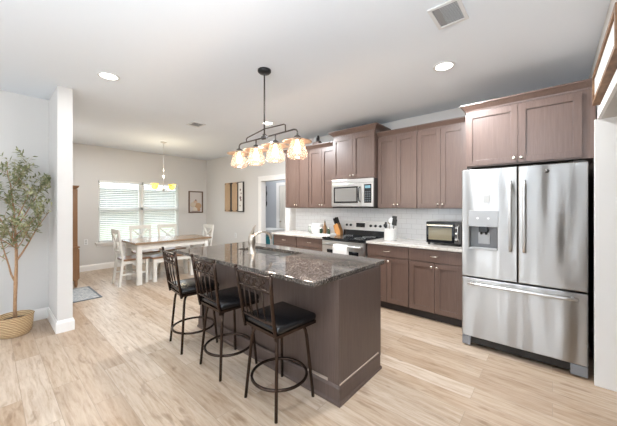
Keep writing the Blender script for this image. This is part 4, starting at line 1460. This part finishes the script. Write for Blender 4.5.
make('lid', B().lathe([(0.0, 0.186), (0.08, 0.182), (0.104, 0.175), (0.106, 0.165), (0, 0.165)], (x, y, CT), 28), 'white_ceramic', parent=r)
# tray with bottles
x, y = -2.955, 3.84
tag(make('tray', B().box(x - 0.15, x + 0.15, y - 0.09, y + 0.09, CT, CT + 0.012, 0.003).slab_hole([x - 0.155, x - 0.145, x + 0.145, x + 0.155], [y - 0.095, y - 0.085, y + 0.085, y + 0.095], CT, CT + 0.025), 'white_ceramic', (x, y, CT)),
    'white rectangular tray holding oil bottles', 'tray')
x, y = -2.985, 3.86
r = empty('oil_bottle', (x, y, CT + 0.012), 'tall brown oil bottle with pointed spout on the tray', 'bottle')
make('glass_body', B().lathe([(0, 0), (0.03, 0), (0.032, 0.01), (0.032, 0.12), (0.012, 0.17), (0.011, 0.20), (0, 0.20)], (x, y, CT + 0.012), 16), 'brown_glass', parent=r)
make('spout', B().lathe([(0.012, 0.198), (0.012, 0.21), (0.005, 0.23), (0.003, 0.255), (0, 0.255)], (x, y, CT + 0.012), 12), 'black_plastic', parent=r)
for xx, yy, lab in ((-3.06, 3.85, 'short dark green bottle on the tray, left of the oil bottle'), (-2.91, 3.87, 'short dark green bottle on the tray, right of the oil bottle')):
    r = empty('short_bottle', (xx, yy, CT + 0.012), lab, 'bottle', 'short bottles on the tray')
    make('glass_body', B().lathe([(0, 0), (0.026, 0), (0.028, 0.008), (0.028, 0.07), (0.014, 0.09), (0, 0.09)], (xx, yy, CT + 0.012), 14), 'green_dark', parent=r)
    make('cap', B().lathe([(0.015, 0.088), (0.015, 0.112), (0, 0.113)], (xx, yy, CT + 0.012), 12), 'nickel', parent=r)
# knife block
x, y = -2.835, 3.62
kx0, kx1 = -2.86, -2.785
r = empty('knife_block', (-2.82, 4.05, CT), 'orange wood knife block with black knives left of the range', 'knife block')
b = B()
pts = [(0.0, 0.0), (0.105, 0.0), (0.105, 0.06), (0.04, 0.20), (-0.045, 0.15)]
lo = [b.bm.verts.new((-2.875 + (0.105 - a_) * 0.95, 4.0, CT + z_)) for a_, z_ in pts]
hi = [b.bm.verts.new((-2.875 + (0.105 - a_) * 0.95, 4.09, CT + z_)) for a_, z_ in pts]
b.bm.faces.new(lo)
b.bm.faces.new(list(reversed(hi)))
for i in range(5):
    b.bm.faces.new((lo[i], lo[(i + 1) % 5], hi[(i + 1) % 5], hi[i]))
# turn it so that the slots lean back to the left and up
b.xf(Matrix.Translation((-2.82, 0, 0)) @ Matrix.Diagonal((-1, 1, 1, 1)) @ Matrix.Translation((2.82, 0, 0)))
make('block', b, 'block_wood', parent=r)
for i, (ox, oy, oz) in enumerate(((0.01, 4.015, 0.0), (0.01, 4.045, 0.0), (0.01, 4.075, 0.0), (0.045, 4.02, 0.02), (0.045, 4.07, 0.02))):
    p0 = Vector((-2.875 + ox, oy, CT + 0.165 + oz))
    p1 = p0 + Vector((-0.045, 0, 0.11))
    make('knife_handle', B().beam(p0 - Vector((-0.006, 0, 0.016)), p1, 0.02, 0.026, (0, 1, 0)), 'black_plastic', parent=r)
# utensil crock
x, y = -1.755, 3.80
tag(make('utensil_crock', B().lathe([(0, 0.0), (0.078, 0.0), (0.085, 0.008), (0.085, 0.165), (0.089, 0.172), (0.081, 0.174), (0.077, 0.165), (0.077, 0.012), (0, 0.012)], (x, y, CT), 28), 'white_ceramic', (x, y, CT)),
    'white ceramic crock holding cooking utensils right of the range', 'crock')
DK = new_mat('dark utensil nylon', (0.02, 0.02, 0.02), 0.4)
GR = new_mat('grey beige utensil', (0.35, 0.31, 0.24), 0.5)
for i, (dx, dy, h_, mt, kind, lab) in enumerate((
        (-0.066, -0.01, 0.24, DK, 'spoon', 'black cooking spoon leaning left in the crock'),
        (-0.030, 0.045, 0.29, GR, 'spoon', 'beige spoon standing at the left back of the crock'),
        (0.02, -0.02, 0.30, 'white_plastic', 'ladle', 'white round ladle facing front in the crock'),
        (0.045, 0.03, 0.325, DK, 'spatula', 'black spatula standing tallest in the crock'),
        (0.07, -0.025, 0.285, DK, 'spatula', 'black spatula leaning far right in the crock'))):
    p0 = Vector((x + dx * 0.55, y + dy * 0.6, CT + 0.02))
    p1 = Vector((x + dx, y + dy, CT + h_ - 0.06))
    d_ = (p1 - p0).normalized()
    b = B().tube([p0, p1], [0.006, 0.006], 8)
    hd = B()
    if kind == 'spatula':
        hd.beam(p1 - d_ * 0.005, p1 + d_ * 0.085, 0.068, 0.008, (0, 1, 0))
    else:
        rr = 0.042 if kind == 'ladle' else 0.03
        hd.lathe([(0, 0.006), (rr * 0.7, 0.005), (rr, 0.0), (rr * 0.7, -0.008), (0, -0.011)], tuple(p1 + d_ * rr), 14, axis='Y')
    u = empty('cooking_' + kind, tuple(p0), lab, kind, 'utensils in the crock')
    make('handle', b, mt, parent=u)
    make('head', hd, mt, parent=u)

# toaster oven
tx0, tx1, tyf, tyb = -1.235, -0.815, 3.72, 4.05
r = empty('toaster_oven', ((tx0 + tx1) / 2, 3.9, CT), 'black toaster oven with glass door on the right worktop', 'toaster oven')
tz0, tz1 = CT + 0.022, 1.205
make('body', B().box(tx0, tx1, tyf + 0.015, tyb, tz0, tz1, 0.008), 'black_plastic', parent=r)
dd = make('door', B().box(tx0 + 0.012, tx1 - 0.085, tyf, tyf + 0.015, tz0 + 0.012, tz1 - 0.012, 0.003), 'black_glass', parent=r)
make('window', B().box(tx0 + 0.035, tx1 - 0.11, tyf - 0.003, tyf, tz0 + 0.045, tz1 - 0.07, 0.001), new_mat('olive tinted oven window', (0.20, 0.17, 0.11), 0.15), parent=dd)
make('handle', B().box(tx0 + 0.02, tx1 - 0.092, tyf - 0.03, tyf - 0.016, tz1 - 0.05, tz1 - 0.03, 0.003).box(tx0 + 0.04, tx0 + 0.055, tyf - 0.018, tyf, tz1 - 0.048, tz1 - 0.032).box(tx1 - 0.125, tx1 - 0.11, tyf - 0.018, tyf, tz1 - 0.048, tz1 - 0.032), new_mat('champagne metal', (0.85, 0.72, 0.58), 0.25, 0.9), parent=dd)
cp = make('control_panel', B().box(tx1 - 0.08, tx1 - 0.004, tyf, tyf + 0.015, tz0 + 0.012, tz1 - 0.012, 0.002), 'dark_body', parent=r)
b = B().tube([(tx1 - 0.03, tyf, tz1 - 0.03), (tx1 - 0.04, tyf - 0.02, tz1 - 0.06), (tx1 - 0.042, tyf - 0.02, tz0 + 0.08), (tx1 - 0.03, tyf, tz0 + 0.045)], 0.006, 8)
make('side_bar', b, 'steel_flat', parent=cp)
for z in (1.0, 1.07, 1.14):
    make('knob', B().lathe([(0, 0), (0.014, 0), (0.013, 0.014), (0, 0.015)], (tx1 - 0.06, tyf, z), 12, axis='Y'), 'steel_flat', parent=cp)
for xx in (tx0 + 0.03, tx1 - 0.03):
    for yy in (tyf + 0.04, tyb - 0.03):
        make('foot', B().cyl((xx, yy, CT), (xx, yy, tz0 + 0.004), 0.012, 10), 'black_plastic', parent=r)

# ornament on top of the cabinets
r = empty('cabinet_ornament', (-3.19, 3.92, ZT + 0.058), 'small dark ornament on a brown stand on top of the cabinets', 'ornament')
zo = ZT + 0.058
make('stand', B().box(-3.27, -3.13, 3.86, 3.98, zo, zo + 0.055, 0.004).prism_x([(3.86, zo + 0.055), (3.98, zo + 0.055), (3.92, zo + 0.085)], -3.26, -3.14), 'cab', parent=r)
make('figure', B().lathe([(0, 0.085), (0.02, 0.085), (0.03, 0.11), (0.024, 0.14), (0.015, 0.155), (0.02, 0.17), (0.0, 0.185)], (-3.185, 3.92, zo), 12), 'canopy_black', parent=r)
make('finial', B().box(-3.245, -3.225, 3.90, 3.93, zo + 0.055, zo + 0.155, 0.003), 'grey_white', parent=r)

# ================================================================== LAUNDRY ROOM THINGS
r = empty('wall_ornament', (-6.8, 5.79, 1.4), 'dark vertical scroll ornament on the grey wall through the doorway', 'ornament')
b = B()
pts = [(-6.80 + 0.03 * math.sin(t_ * 1.1), 5.775, 1.42 + t_ * 0.055) for t_ in range(12)]
b.tube(pts, 0.012, 6)
b.cyl((-6.80, 5.775, 1.40), (-6.80, 5.775, 2.04), 0.010, 6)
make('scroll', b, 'canopy_black', parent=r)
r = empty('laundry_table', (-6.2, 5.45, 0), 'small white table partly seen through the doorway', 'table')
make('top', B().box(-6.6, -5.85, 5.15, 5.75, 0.68, 0.75, 0.005), 'white_plastic', parent=r)
for xx in (-6.57, -5.93):
    for yy in (5.18, 5.67):
        make('leg', B().box(xx, xx + 0.05, yy, yy + 0.05, 0, 0.68), 'white_plastic', parent=r)
r = empty('storage_bin', (-6.15, 5.4, 0), 'teal storage bin under the white table beyond the doorway', 'bin')
make('tub', B().prism([(-6.42, 5.22), (-6.02, 5.22), (-6.02, 5.6), (-6.42, 5.6)], 0.0, 0.52), 'teal', parent=r)
make('rim', B().box(-6.44, -6.0, 5.20, 5.62, 0.52, 0.55, 0.004), 'teal', parent=r)
